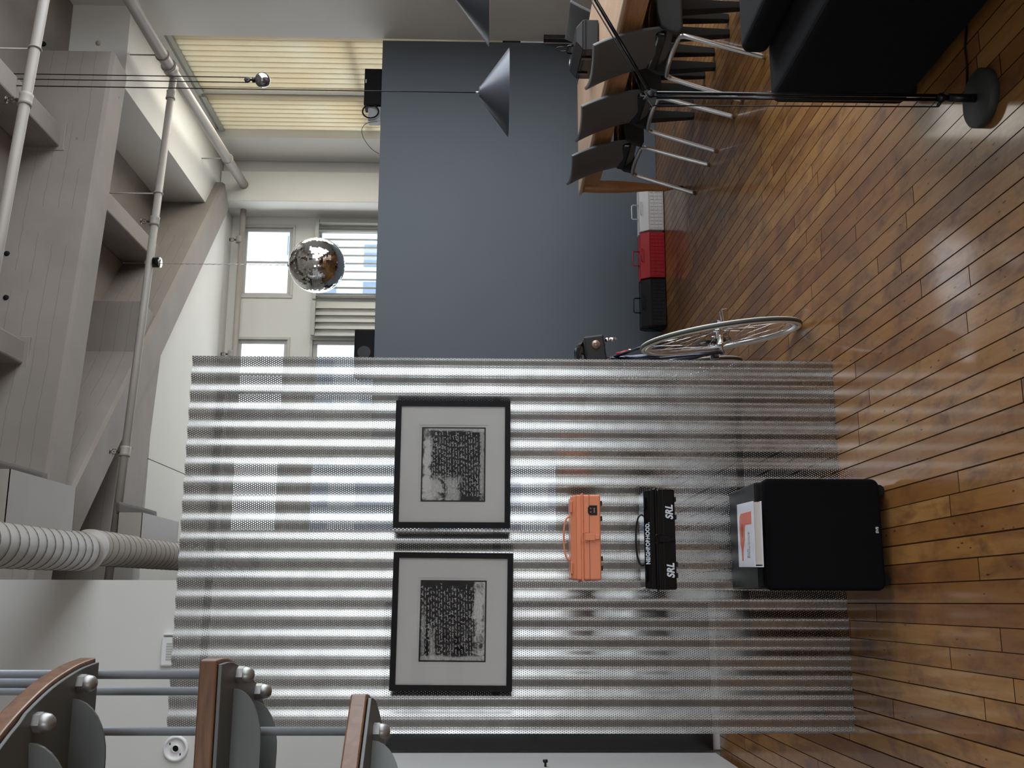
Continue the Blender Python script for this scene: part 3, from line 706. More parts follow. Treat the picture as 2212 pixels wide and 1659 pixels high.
MB().box((.0975, -.096, .004), (.0995, -.02, .0250)).build('endpaper', M['red'], bk)
M['dryer'] = mat('orange_cover_print', lin(214, 88, 52), .4); M['dryer2'] = mat('dark_orange_cover_print', lin(165, 62, 40), .45)
hd = [(-.086, .030), (-.086, .046), (-.048, .050), (-.030, .060), (-.004, .064), (.042, .066), (.060, .060), (.068, .046), (.070, -.070), (.030, -.070), (.030, -.002), (.022, .004), (-.018, .008), (-.036, .020), (-.050, .028)]
hd = [(x, y * 1.15) for x, y in hd]
MB().prism(hd, .0290, .0294).build('cover_print', M['dryer'], bk)
MB().prism([(.012 + .024 * math.cos(a), .041 + .014 * math.sin(a)) for a in [2 * PI * i / 20 for i in range(20)]], .0294, .0296).build('cover_print', M['dryer2'], bk)
M['inkgrey'] = mat('grey_print', (.06, .06, .09), .6)
text('title', 'Soft\nElectronics', .0185, M['inkgrey'], bk, (-.078, -.030, .0292), rot=(0, 0, 0), sx=1.0, extrude=.0001)
text('subtitle', 'Iconic Retro Design', .0055, M['inkgrey'], bk, (-.036, -.032, .0292), rot=(0, 0, 0), extrude=.0001)

# ------------------------------------------------------------------ cantilever tool boxes on the floor
def cantilever(label, x, mtl, sticker):
    t = thing('cantilever_toolbox', label, 'toolbox', (x, 7.24, 0), -math.radians(1.5), 'row of metal toolboxes on the floor'); w, d, h1, h2 = .345, .215, .118, .178
    MB().box((-w / 2, -d / 2, .004), (w / 2, d / 2, h1)).build('body', mtl, t, bevel=.004)
    g = MB()
    for i in range(12):
        for j in range(3): a = -w / 2 + .014 + i * .0275; g.box((a, -d / 2 - .0035, .014 + j * .032), (a + .0225, -d / 2 + .001, .014 + j * .032 + .026))
    g.build('embossed_grid', mtl, t, bevel=.001, seg=1)
    for s_, y0, y1 in ((-1, -d / 2 - .002, -.010), (1, d / 2 + .002, .010)):
        y2 = y0 * .55
        MB().hexa([(-w / 2 - .002, y0, h1), (w / 2 + .002, y0, h1), (w / 2 + .002, y1, h1), (-w / 2 - .002, y1, h1)],
                  [(-w / 2 - .002, y2, h2), (w / 2 + .002, y2, h2), (w / 2 + .002, y1, h2), (-w / 2 - .002, y1, h2)]).build('lid', mtl, t, bevel=.003)
    MB().box((-w / 2 - .001, -d / 2 - .004, h1 - .006), (w / 2 + .001, d / 2 + .004, h1)).build('rim', mtl, t, bevel=.001)
    MB().tube([(-.055, 0, h2 - .01), (-.055, 0, h2 + .040), (-.048, 0, h2 + .048), (.048, 0, h2 + .048), (.055, 0, h2 + .040), (.055, 0, h2 - .01)], .0045, 8).build('handle', mtl, t)
    MB().tube([(-.05, -d * .38, h2 - .012), (-.045, -d * .44, h2 - .004), (.045, -d * .44, h2 - .004), (.05, -d * .38, h2 - .012)], .0035, 8).build('lid_handle', mtl, t)
    for s_ in (-1, 1):
        for q in (-1, 1): MB().hexa([(s_ * (w / 2 + .002), -.07 * q - .008, .03), (s_ * (w / 2 + .005), -.07 * q - .008, .03), (s_ * (w / 2 + .005), -.07 * q + .008, .03), (s_ * (w / 2 + .002), -.07 * q + .008, .03)],
                                    [(s_ * (w / 2 + .002), .02 * q - .008, h1 + .01), (s_ * (w / 2 + .005), .02 * q - .008, h1 + .01), (s_ * (w / 2 + .005), .02 * q + .008, h1 + .01), (s_ * (w / 2 + .002), .02 * q + .008, h1 + .01)]).build('hinge_arm', mtl, t)
    if sticker: MB().add([(.115, -d / 2 * .8 - .002, h1 + .018), (.145, -d / 2 * .8 - .002, h1 + .018), (.145, -d / 2 * .70 - .0025, h1 + .036), (.115, -d / 2 * .70 - .0025, h1 + .036)], [(0, 1, 2, 3)]).build('label_plate', M['lettering'], t)
    return t
M['boxwhite'] = mat('white_box_enamel', (.66, .64, .63), .4, var=.03)
cantilever('white metal toolbox with handle on the floor partly behind the table leg', 2.872, M['boxwhite'], False)
cantilever('red metal toolbox on the floor between the white and the black one', 2.506, M['red'], True)
cantilever('black metal toolbox on the floor next to the red one near the bicycle', 2.143, M['black'], True)

# ------------------------------------------------------------------ black speakers on top of the partition
s1 = thing('black_speaker', 'black speaker box with a looped cable on the partition near the right wall', 'speaker', (3.97, 7.455, 2.152))
MB().box((-.165, -.05, 0), (.145, .09, .135)).build('body', M['blackmatte'], s1, bevel=.006)
MB().box((.02, -.052, .118), (.05, -.05, .126)).build('status_light_plate', M['lettering'], s1)
MB().box((-.29, -.03, 0), (-.17, .06, .10)).build('power_box', mat('grey_power_box', (.30, .30, .31), .5), s1, bevel=.004)
MB().tube([(-.225 + .055 * math.cos(a), -.055, .078 + .062 * math.sin(a)) for a in [2 * PI * i / 28 for i in range(28)]], .006, 8, closed=True).build('cable', M['blackmatte'], s1)
MB().tube(smooth_path([(-.31, -.055, .02), (-.325, -.058, .10), (-.38, -.06, .14), (-.46, -.06, .12), (-.54, -.058, .06), (-.58, -.055, .0)], 8), .0022, 6).build('thin_cable', M['blackmatte'], s1)
s2 = thing('black_speaker', 'black speaker box on the partition behind the edge of the metal screen', 'speaker', (1.83, 7.53, 2.152))
MB().box((-.18, -.05, 0), (.175, .09, .15)).build('body', M['blackmatte'], s2, bevel=.006)
MB().prism([(.12 * math.cos(a) * .4, .075 + .05 * math.sin(a)) for a in [2 * PI * i / 24 for i in range(24)]], -.053, -.05, axis='y').build('grille', M['black'], s2)

# ------------------------------------------------------------------ mirror ball
mp_ = on3(0, 568)
bc = at_y(685, 573, mp_.y)
mo = thing('mirror_ball_motor', 'small black and chrome motor clamped to the thin ceiling pipe', 'motor', tuple(mp_ + Vector((0, 0, 0))))
MB().lathe([(0, -.075), (.036, -.075), (.038, -.07), (.038, -.030), (.0, -.030)], 20).build('housing', M['blackgloss'], mo)
MB().lathe([(0, -.082), (.037, -.082), (.039, -.074), (.0, -.074)], 20).build('cap', M['chrome'], mo)
mb = MB(); mb.tube([(.0 + .03 * math.cos(a), 0, .0 + .034 * math.sin(a)) for a in [2 * PI * i / 20 for i in range(20)]], .004, 6, closed=True); mb.build('clamp', M['steeldark'], mo)
ball = thing('mirror_ball', 'large mirror ball hanging from the ceiling in front of the far windows', 'disco ball', tuple(bc))
R_ = .200; rnd = random.Random(3); mb = MB(); mb2 = MB(); rows = 52
for i in range(rows):
    a0, a1 = PI * i / rows, PI * (i + 1) / rows; am = (a0 + a1) / 2; n = max(4, int(2 * PI * R_ * math.sin(am) / .0121))
    for k_ in range(n):
        g0, g1 = 2 * PI * k_ / n, 2 * PI * (k_ + .93) / n; gm = (g0 + g1) / 2
        c = Vector((math.sin(am) * math.cos(gm), math.sin(am) * math.sin(gm), math.cos(am)))
        e1 = Vector((-math.sin(gm), math.cos(gm), 0)); e2 = c.cross(e1)
        tilt = e1 * rnd.gauss(0, .022) + e2 * rnd.gauss(0, .022); w_ = R_ * math.sin(am) * (g1 - g0) / 2; h_ = R_ * (a1 - a0) * .465
        e1b = (e1 - c * e1.dot(tilt)).normalized(); e2b = (e2 - c * e2.dot(tilt)).normalized(); P = c * (R_ + .001)
        mb.add([P - e1b * w_ - e2b * h_, P + e1b * w_ - e2b * h_, P + e1b * w_ + e2b * h_, P - e1b * w_ + e2b * h_], [(0, 1, 2, 3)])
mb2.sphere((0, 0, 0), R_ - .0015, 48, 32); core = mb2.build('core', mat('ball_core', (.10, .10, .10), .6), ball)
mb.build('mirror_tiles', M['mirror'], core)['kind'] = 'stuff'
MB().lathe([(0, R_ + .012), (.014, R_ + .012), (.016, R_ - .002), (0, R_ - .004)], 16).build('cap', M['chrome'], ball)
L_ = mp_.z - .08 - bc.z
MB().tube([(0.002 * math.sin(i * 2.1), .002 * math.cos(i * 2.1), R_ + .01 + (L_ - R_ - .01) * i / 60) for i in range(61)], .0028, 6).build('chain', M['alu'], ball)

# ------------------------------------------------------------------ pendant lamps
def pendant(label, x, y, zr, two=True):
    t = thing('pendant_lamp', label, 'pendant lamp', (x, y, zr), 0, 'cone pendant lamps above the table')
    out = [(.262, .0), (.262, .003), (.040, .172), (.038, .180), (.006, .183)]; inn = [(.006, .180), (.035, .177), (.037, .171), (.257, .002), (.262, 0)]
    MB().lathe(out, 72).build('lamp_shade', mat('gunmetal_shade', (.075, .082, .10), .38, .35), t)
    MB().lathe(inn, 72).build('shade_lining', mat('warm_lining', (.55, .44, .36), .6), t)
    MB().lathe([(0, .20), (.007, .20), (.007, .18), (0, .18)], 12).build('cord_grip', M['alu'], t)
    MB().lathe([(0, .178), (.022, .178), (.022, .12), (0, .12)], 16).build('socket', M['black'], t)
    MB().sphere((0, 0, .085), .035, 16, 12).build('bulb', mat('frosted_bulb', (.8, .8, .78), .3), t)
    MB().tube([(0, 0, .2), (0, 0, 4.42 - zr)], .0035, 8).build('cord', M['black'], t)
    return t
pc = at_y(1107, 201, 5.75)
p1 = pendant('dark cone pendant lamp hanging in front of the blue partition', pc.x, 5.75, 1.185)
p2 = pendant('dark cone pendant lamp at the picture edge nearer the camera', 3.045, 4.70, 1.305)
cw = at_y(567, 173, 5.75)
c = thing('pendant_counterweight', 'small steel ball counterweight hanging from a pulley beside the pendant cord', 'counterweight', tuple(cw))
MB().sphere((0, 0, 0), .047, 28, 20).build('weight', mat('smoked_steel_ball', (.30, .29, .29), .10, .9), c)
MB().lathe([(0, .045), (.017, .046), (.017, .060), (.006, .062), (.006, .075), (0, .075)], 16).build('collar', M['black'], c)
MB().lathe([(.004, -.006), (.016, -.006), (.018, -.005), (.014, 0), (.018, .005), (.016, .006), (.004, .006)], 20, o=(0, 0, .092), axis='y').build('pulley', M['black'], c)
MB().tube([(.017, 0, 4.42 - cw.z), (.017, 0, .092), (.012, 0, .080), (0, 0, .075), (-.012, 0, .080), (-.017, 0, .092), (-.017, 0, 4.42 - cw.z)], .0032, 8).build('cable', M['black'], c)

# ------------------------------------------------------------------ dining table
TX0, TX1, TY0, TY1, TZ = 2.668, 3.475, 4.05, 6.435, .700
tb_ = thing('dining_table', 'long oak dining table with turned tapered legs beside the blue partition', 'table', ((TX0 + TX1) / 2, (TY0 + TY1) / 2, 0))
hx, hy = (TX1 - TX0) / 2, (TY1 - TY0) / 2
MB().box((-hx, -hy, TZ - .022), (hx, hy, TZ)).build('tabletop', M['oaktop'], tb_, bevel=.007, seg=3)
MB().box((-hx + .012, -hy + .012, TZ - .034), (hx - .012, hy - .012, TZ - .0215)).build('top_moulding', M['oak_y'], tb_, bevel=.004)
for s_ in (-1, 1): MB().box((s_ * (hx - .045) - .011, -hy + .10, TZ - .128), (s_ * (hx - .045) + .011, hy - .10, TZ - .034)).build('apron', M['oak_y'], tb_, bevel=.002)
for s_ in (-1, 1): MB().box((-hx + .10, s_ * (hy - .045) - .011, TZ - .128), (hx - .10, s_ * (hy - .045) + .011, TZ - .034)).build('apron', M['oaktop'], tb_, bevel=.002)
for sx_ in (-1, 1):
    for sy_ in (-1, 1):
        lx, ly = sx_ * (hx - .045), sy_ * (hy - .045); zt = TZ - .034
        def sec(z, a, n=20): return [(lx + math.copysign(abs(math.cos(2 * PI * k_ / n)) ** .55, math.cos(2 * PI * k_ / n)) * a, ly + math.copysign(abs(math.sin(2 * PI * k_ / n)) ** .55, math.sin(2 * PI * k_ / n)) * a, z) for k_ in range(n)]
        zs = [(zt, .034), (zt - .05, .036), (zt - .12, .037), (zt - .22, .036), (zt - .32, .031), (zt - .42, .0235), (zt - .50, .024), (zt - .54, .022), (zt - .58, .016)]
        mb = MB()
        for (za, aa), (zb, ab) in zip(zs, zs[1:]): mb.grid(lambda u, v, za=za, aa=aa, zb=zb, ab=ab: Vector(sec(za, aa)[int(round(u * 20)) % 20]) * (1 - v) + Vector(sec(zb, ab)[int(round(u * 20)) % 20]) * v, 20, 1)
        lg = mb.build('leg', M['oak_z'], tb_)
        MB().lathe([(0, .086), (.013, .086), (.010, .050), (.016, .048), (0, .046)], 16, o=(lx, ly, 0)).lathe([(0, -.008), (.020, -.008), (.022, -.005), (.022, .005), (.020, .008), (0, .008)], 18, o=(lx, ly, .022), axis='x').build('caster', M['black'], lg)

# black toolbox on the table
bx = at_z(1294, 108, TZ)
hb = thing('toolbox', 'black metal toolbox with two latches standing on the oak table', 'toolbox', (bx.x, bx.y, TZ), math.radians(-9))
w_, l_, h1, h2 = .17, .46, .070, .128
MB().box((0, 0, .004), (w_, l_, h1)).build('body', M['black'], hb, bevel=.004)
MB().box((-.003, -.003, h1), (w_ + .003, l_ + .003, h1 + .005)).build('rim', M['black'], hb, bevel=.001)
lo = [(0, 0, h1 + .004), (w_, 0, h1 + .004), (w_, l_, h1 + .004), (0, l_, h1 + .004)]; md = [(x, y, h1 + .018) for x, y, z in lo]; tp = [(.045, .004, h2), (w_ - .045, .004, h2), (w_ - .045, l_ - .004, h2), (.045, l_ - .004, h2)]
MB().hexa(lo, md).hexa(md, tp).build('lid', M['black'], hb, bevel=.004)
for y in (.12, .36): MB().box((-.008, y - .018, h1 - .040), (.0, y + .018, h1 + .018)).build('latch', M['blackgloss'], hb, bevel=.002)
hh_ = w_ / 2
MB().tube([(hh_, .16, h2), (hh_, .165, h2 + .022), (hh_, .18, h2 + .034), (hh_, .26, h2 + .034), (hh_, .275, h2 + .022), (hh_, .28, h2)], .006, 10).build('handle', M['blackgloss'], hb)
MB().box((hh_ - .012, l_ - .06, h2), (hh_ + .012, l_ - .015, h2 + .002)).build('badge', M['lettering'], hb)
rg = MB().tube([(hh_, .215 + .034 * math.cos(a), .036 * math.sin(a)) for a in [2 * PI * i / 26 for i in range(26)]], .003, 8, closed=True).build('key_ring', M['black'], hb, loc=(0, 0, h2 + .060))

# ------------------------------------------------------------------ dining chairs
M['shell'] = mat('anthracite_shell', (.096, .106, .112), .42, var=.05); M['legblack'] = mat('black_chair_leg', (.020, .022, .022), .5, var=.08, spec=.3)
def make_chair():
    t = thing('dining_chair', None, 'chair')
    def back(u, v):
        s_ = 2 * u - 1; w = .355 + .075 * v; rc = .06; zz_ = .415 + .385 * v
        cut = max(0, 1 - v * .385 / rc); w2 = w / 2 - rc * (1 - math.sqrt(max(0, 1 - cut ** 2))) if cut > 0 else w / 2
        x = -.105 - .06 * v - .085 * v ** 2.2 + .042 * s_ ** 2 * (.5 + .5 * v)
        return (x, s_ * w2, zz_ + .010 * s_ ** 2 * v)
    MB().shell(back, 16, 14, .017).build('backrest', M['shell'], t, bevel=.004, seg=2)
    def seat(u, v):
        s_ = 2 * u - 1; x = -.12 + .40 * v; w = .20 - .02 * (2 * v - 1) ** 2 - .015 * (1 - v)
        return (x, s_ * w, .455 - .016 * math.exp(-((v - .38) / .3) ** 2) * (1 - s_ ** 4) - .022 * max(0, (v - .8) / .2) ** 2)
    MB().shell(seat, 14, 14, -.05).build('seat', M['blackgloss'], t, bevel=.012, seg=3)
    MB().sphere((.06, 0, .455), .15, 24, 12, sc=(1.1, 1.05, .36)).build('seat_cushion_form', M['blackgloss'], t)
    for s_ in (-1, 1):
        side = MB().prism([(-.13, .40), (-.10, .382), (.24, .382), (.288, .41), (.290, .475), (.245, .505), (.10, .512), (-.02, .505), (-.09, .490), (-.118, .450)], s_ * .180, s_ * .206, axis='y')
        side.build('seat_side', M['legblack'], t, bevel=.012, seg=3)
        y0 = s_ * .175
        lo = [(.240, y0 - .020, 0), (.278, y0 - .020, 0), (.278, y0 + .020, 0), (.240, y0 + .020, 0)]; hi = [(.208, y0 - .035, .41), (.286, y0 - .035, .41), (.286, y0 + .034, .41), (.208, y0 + .034, .41)]
        MB().hexa(lo, hi).build('leg', M['legblack'], t, bevel=.005)
    pts = smooth_path([(-.25, -.213, .0), (-.195, -.207, .19), (-.148, -.202, .345), (-.136, -.192, .385), (-.135, -.165, .400), (-.150, 0, .412), (-.135, .165, .400), (-.136, .192, .385), (-.148, .202, .345), (-.195, .207, .19), (-.25, .213, .0)], 6)
    MB().tube(pts, .0125, 12).build('leg_frame', M['alu'], t)
    return t
proto = make_chair(); first = True
def chair(x, y, rz, label):
    global first
    o = proto if first else copy_tree(proto); first = False
    o.location = (x, y, 0); o.rotation_euler = (0, 0, rz); o['label'] = label; o['group'] = 'dining chairs around the oak table'
chair(2.775, 4.595, 0, 'dark shell dining chair with metal rear legs, nearest of the three backs in the row')
chair(2.775, 5.205, 0, 'dark shell dining chair with metal rear legs, middle one of the near row')
chair(2.775, 5.820, 0, 'dark shell dining chair by the far table end, nearest to the toolbox row')
chair(3.385, 5.820, PI, 'dining chair on the far side of the table, its back by the white wall')
chair(3.385, 5.205, PI, 'dining chair on the far side of the table, only its legs showing between near chairs')
chair(3.385, 4.595, PI, 'dining chair on the far side of the table nearest to the dark sofa')
wb = thing('wall_box', 'thin dark box fixed on the white wall at the end of the partition', 'wall box', (4.36, 7.30, .62))
MB().box((-.035, -.02, 0), (0, .045, .26)).build('body', M['steeldark'], wb, bevel=.003)
MB().box((-.037, .04, .01), (-.03, .0465, .25)).build('edge_strip', M['paper'], wb)
# ------------------------------------------------------------------ bicycle leaning behind the screen
bk_ = thing('bicycle', 'slim dark road bicycle with cream tyres leaning beside the metal screen', 'bicycle', (1.128, 4.10, .002))
bk_.rotation_euler = Matrix.Rotation(math.radians(90 - 3), 3, 'Z').to_euler()
hd_ = math.radians(4.6); fwd = Vector((math.sin(hd_), math.cos(hd_), 0)); lf = Vector((-math.cos(hd_), math.sin(hd_), 0)); ln_ = math.radians(8)
up_ = Vector((0, 0, 1)) * math.cos(ln_) + lf * math.sin(ln_); lf2 = up_.cross(fwd)
bk_.rotation_euler = Matrix(((fwd.x, lf2.x, up_.x), (fwd.y, lf2.y, up_.y), (fwd.z, lf2.z, up_.z))).to_euler()
M['cream'] = mat('cream_sidewall', (.80, .76, .64), .6, var=.05); M['rubber'] = mat('tread_rubber', (.065, .068, .065), .65, var=.1)
M['bikeframe'] = mat('dark_metallic_frame', (.035, .04, .07), .18, .5, coat=.5); M['spoke'] = mat('spoke_steel', (.75, .75, .75), .15, 1)
def wheel(cx, name):
    R0 = .324; n = 72; c = (cx, 0, .336)
    def prof(R, pts):   # ring swept about the axle
        mb = MB()
        b = 0
        for i in range(n):
            a = 2 * PI * i / n
            for r_, y in pts: mb.v.append((c[0] + (R + r_) * math.cos(a), y, c[2] + (R + r_) * math.sin(a)))
        k_ = len(pts)
        for i in range(n):
            j = (i + 1) % n
            for q in range(k_): l = (q + 1) % k_; mb.f.append((i * k_ + q, i * k_ + l, j * k_ + l, j * k_ + q)); mb.sm.append(True)
        return mb
    ty = prof(R0, [(-.0115, -.007), (-.006, -.0115), (.002, -.012), (.0065, -.0095), (.0065, .0095), (.002, .012), (-.006, .0115), (-.0115, .007)]).build(name, M['cream'], bk_)
    prof(R0, [(.0062, -.0078), (.0098, -.0062), (.0115, 0), (.0098, .0062), (.0062, .0078), (.0060, .0)]).build('tread', M['rubber'], ty)
    rm = prof(R0 - .011, [(0, -.0095), (-.004, -.010), (-.014, -.0085), (-.017, -.004), (-.017, .004), (-.014, .0085), (-.004, .010), (0, .0095)]).build('rim', M['alu'], ty)
    sp_ = MB()
    for i in range(28):
        a = 2 * PI * i / 28; s_ = 1 if i % 2 else -1; off = .9 * (1 if (i // 2) % 2 else -1)
        sp_.tube([(c[0] + .020 * math.cos(a + off), s_ * .030, c[2] + .020 * math.sin(a + off)), (c[0] + .297 * math.cos(a), 0, c[2] + .297 * math.sin(a))], .0011, 5)
    sp_.build('spokes', M['spoke'], ty)
    hb_ = MB().lathe([(0, -.050), (.006, -.050), (.007, -.038), (.013, -.036), (.024, -.032), (.024, -.028), (.012, -.024), (.011, .024), (.024, .028), (.024, .032), (.013, .036), (.007, .038), (.006, .062), (0, .062)], 24, o=c, axis='y')
    hb_.build('hub', M['chrome'], ty); return ty
wheel(0, 'wheel'); wheel(.985, 'wheel')
fr = MB(); bb = (.41, 0, .27); st = (.262, 0, .77); ht = (.845, 0, .80); hb2 = (.872, 0, .68)
fr.tube([bb, st], .0145, 14).tube([st, ht], .0135, 14).tube([bb, hb2], .0150, 14).tube([(.835, 0, .835), (.885, 0, .635)], .0170, 14)
for s_ in (-1, 1):
    fr.tube([(.27, s_ * .012, .755), (.10, s_ * .045, .50), (.0, s_ * .064, .336)], .0072, 10).tube([(.40, s_ * .020, .272), (.22, s_ * .040, .29), (.0, s_ * .064, .334)], .009, 10)
fr.tube([(.38, -.034, .27), (.44, -.034, .27)], .001, 6); fr.lathe([(0, -.036), (.020, -.036), (.020, .036), (0, .036)], 18, o=bb, axis='y')
fr.build('frame', M['bikeframe'], bk_)
fk = MB()
for s_ in (-1, 1): fk.tube(smooth_path([(.888, s_ * .02, .63), (.895, s_ * .045, .58), (.925, s_ * .048, .46), (.985, s_ * .05, .336)], 6), .009, 10)
fk.build('fork', M['bikeframe'], bk_)
MB().tube([(.262, 0, .76), (.230, 0, .885)], .0130, 12).build('seat_post', M['chrome'], bk_)
def sad(u, v):
    x = .12 + .27 * u; w = .070 * (1 - u) ** .8 + .016; s_ = 2 * v - 1
    return (x, s_ * w, .918 + .012 * (1 - u) - .030 * abs(s_) ** 2.4)
sd = MB().shell(sad, 16, 14, -.014).build('saddle', M['blackgloss'], bk_, bevel=.003)
for s_ in (-1, 1): MB().tube([(.14, s_ * .028, .900), (.18, s_ * .022, .878), (.30, s_ * .020, .878), (.36, s_ * .008, .895)], .0035, 8).build('saddle_rail', M['chrome'], sd)
bg = MB().box((.055, -.085, .808), (.165, .085, .892)).build('saddle_bag', mat('black_leather', (.014, .013, .013), .5, bump=.2, bs=200), bk_, bevel=.008, seg=3)
bd = MB().lathe([(0, -.003), (.018, -.003), (.019, 0), (0, 0)], 24, o=(.053, -.045, .846), axis='x'); bd.build('badge', mat('bronze_badge', (.40, .27, .22), .4, .7), bg)
for i, (dy, dz, w_, h_) in enumerate(((0, .006, .010, .0015), (0, -.006, .010, .0015), (-.006, .002, .002, .006), (.006, -.002, .002, .006))):
    MB().box((.048, -.045 + dy - w_ / 2, .846 + dz - h_), (.0505, -.045 + dy + w_ / 2, .846 + dz + h_)).build('badge_mark', M['steeldark'], bg)
MB().sphere((.080, -.062, .792), .011, 14, 10).lathe([(0, .750), (.006, .756), (.010, .780), (0, .786)], 14, o=(.080, -.062, .0)).build('rear_light', M['chrome'], bk_)
MB().tube([(.262, -.022, .735), (.238, -.026, .680)], .008, 10).build('tail_reflector', M['red'], bk_)
ck = MB(); ring_o, ring_i = .088, .074
ck.lathe([(ring_i, -.044), (ring_o, -.044), (ring_o, -.041), (ring_i, -.041), (ring_i, -.044)], 44, o=bb, axis='y', smooth=False)
for i in range(5):
    a = 2 * PI * i / 5; ck.tube([(bb[0], -.045, bb[2]), (bb[0] + .078 * math.cos(a), -.043, bb[2] + .078 * math.sin(a))], .006, 6)
ck.build('chainring', M['steeldark'], bk_)
cr = MB(); cr.tube([(bb[0], -.058, bb[2]), (.535, -.090, .165)], .0095, 10).tube([(bb[0], .055, bb[2]), (.285, .090, .375)], .0095, 10); cr.build('crank', M['chrome'], bk_)
for cx, cy, cz in ((.535, -.158, .165), (.285, .158, .375)):
    pm = MB(); pm.tube([(cx, cy - .045, cz), (cx, cy + .055, cz)], .007, 10)
    for s_ in (-1, 1): pm.box((cx + s_ * .030 - .0015, cy - .045, cz - .012), (cx + s_ * .030 + .0015, cy + .045, cz + .012))
    pm.box((cx - .03, cy - .047, cz - .012), (cx + .03, cy - .044, cz + .012)).box((cx - .03, cy + .042, cz - .010), (cx + .03, cy + .045, cz + .010))
    pd_ = pm.build('pedal', M['chrome'], bk_, bevel=.001)
    MB().tube(smooth_path([(cx + .03, cy, cz + .012), (cx + .075, cy, cz + .030), (cx + .085, cy, cz + .010), (cx + .035, cy, cz - .014)], 6), .0025, 6).build('toe_clip', M['chrome'], pd_)
MB().tube([(0, -.038, .336 + .030), (.41, -.042, .27 + .081), (.49, -.042, .27), (.41, -.042, .27 - .081), (0, -.038, .336 - .030), (-.028, -.038, .336), (0, -.038, .366)], .0032, 6).build('chain', M['steeldark'], bk_)
MB().tube(smooth_path([(.848, 0, .80), (.85, 0, .825), (.93, 0, .835)], 5), .0115, 10).build('stem', M['chrome'], bk_)
MB().tube(smooth_path([(.90, -.17, .70), (.985, -.17, .73), (1.0, -.17, .80), (.94, -.16, .835), (.93, 0, .835), (.94, .16, .835), (1.0, .17, .80), (.985, .17, .73), (.90, .17, .70)], 8), .0120, 10).build('handlebar', M['black'], bk_)
for s_ in (-1, 1): MB().tube([(.275, s_ * .022, .705), (.24, s_ * .030, .680), (.225, s_ * .022, .660)], .006, 8).build('brake_arm', M['chrome'], bk_)

# ------------------------------------------------------------------ sofa
M['felt'] = mat('charcoal_wool', (.0055, .006, .0075), .95, var=.12, vs=40, bump=.35, bs=600, spec=.15)
so = thing('sofa', 'low charcoal upholstered sofa at the picture edge behind the floor lamp', 'sofa', (2.3, 1.55, 0))
def soft(a, b, name, sub=3, push=.0):
    o = MB().box(a, b).build(name, M['felt'], so, bevel=.028, seg=5)
    for p_ in o.data.polygons: p_.use_smooth = False
    return o
soft((-.795, -1.45, .018), (.80, 1.345, .435), 'base')
soft((-.632, -1.30, .436), (.80, 1.338, .522), 'seat_cushion')
for x, y in ((-.76, 1.30), (.70, 1.25), (-.70, -1.35), (.70, -1.35)): MB().tube([(x, y, 0), (x, y, .03)], .022, 14).build('foot', M['blackmatte'], so)

# ------------------------------------------------------------------ floor lamp
lp = thing('floor_lamp', 'thin black jointed floor lamp with a round base in front of the sofa', 'floor lamp', (1.297, 2.440, 0))
MB().lathe([(0, 0), (.074, 0), (.077, .003), (.077, .022), (.073, .026), (0, .027)], 56).build('base', mat('cast_lamp_base', (.035, .037, .037), .6, bump=.3, bs=300), lp)
MB().tube([(0, 0, .026), (0, 0, .100)], .011, 16).tube([(0, 0, .100), (0, 0, .125)], .0075, 12).tube([(0, 0, .112), (-.024, 0, .128)], .0045, 8).sphere((0, 0, .118), .013, 12, 8).build('joint', M['black'], lp)
MB().tube([(.006, 0, .12), (.001, 0, .875)], .0045, 12).tube([(-.006, 0, .12), (-.011, 0, .875)], .0045, 12).build('pole', M['blackgloss'], lp)
MB().tube([(-.026, 0, .128), (-.034, 0, .872)], .0018, 8).build('tension_rod', M['black'], lp)
MB().prism([(.008, .866), (.012, .882), (.004, .898), (-.006, .893), (-.018, .902), (-.017, .890), (-.037, .878), (-.035, .872), (-.012, .866)], -.004, .004, axis='y').lathe([(0, -.009), (.009, -.009), (.009, .009), (0, .009)], 16, o=(-.004, 0, .882), axis='y').build('elbow', M['black'], lp, bevel=.001)
MB().tube([(.006, 0, .884), (.44, 0, 1.112)], .0050, 12).tube([(-.004, 0, .902), (.08, 0, .935), (.43, 0, 1.120)], .0020, 8).build('arm', M['blackgloss'], lp)
MB().lathe([(.018, .03), (.030, .02), (.055, -.06), (.053, -.06), (.028, .016), (.018, .026)], 28, o=(.455, 0, 1.10)).build('lamp_shade', M['black'], lp)
MB().tube([(.02, .06, .004), (.06, .085, .004), (.13, .07, .004), (.19, .07, .004), (.24, .05, .004)], .003, 6).build('cord', M['black'], lp)

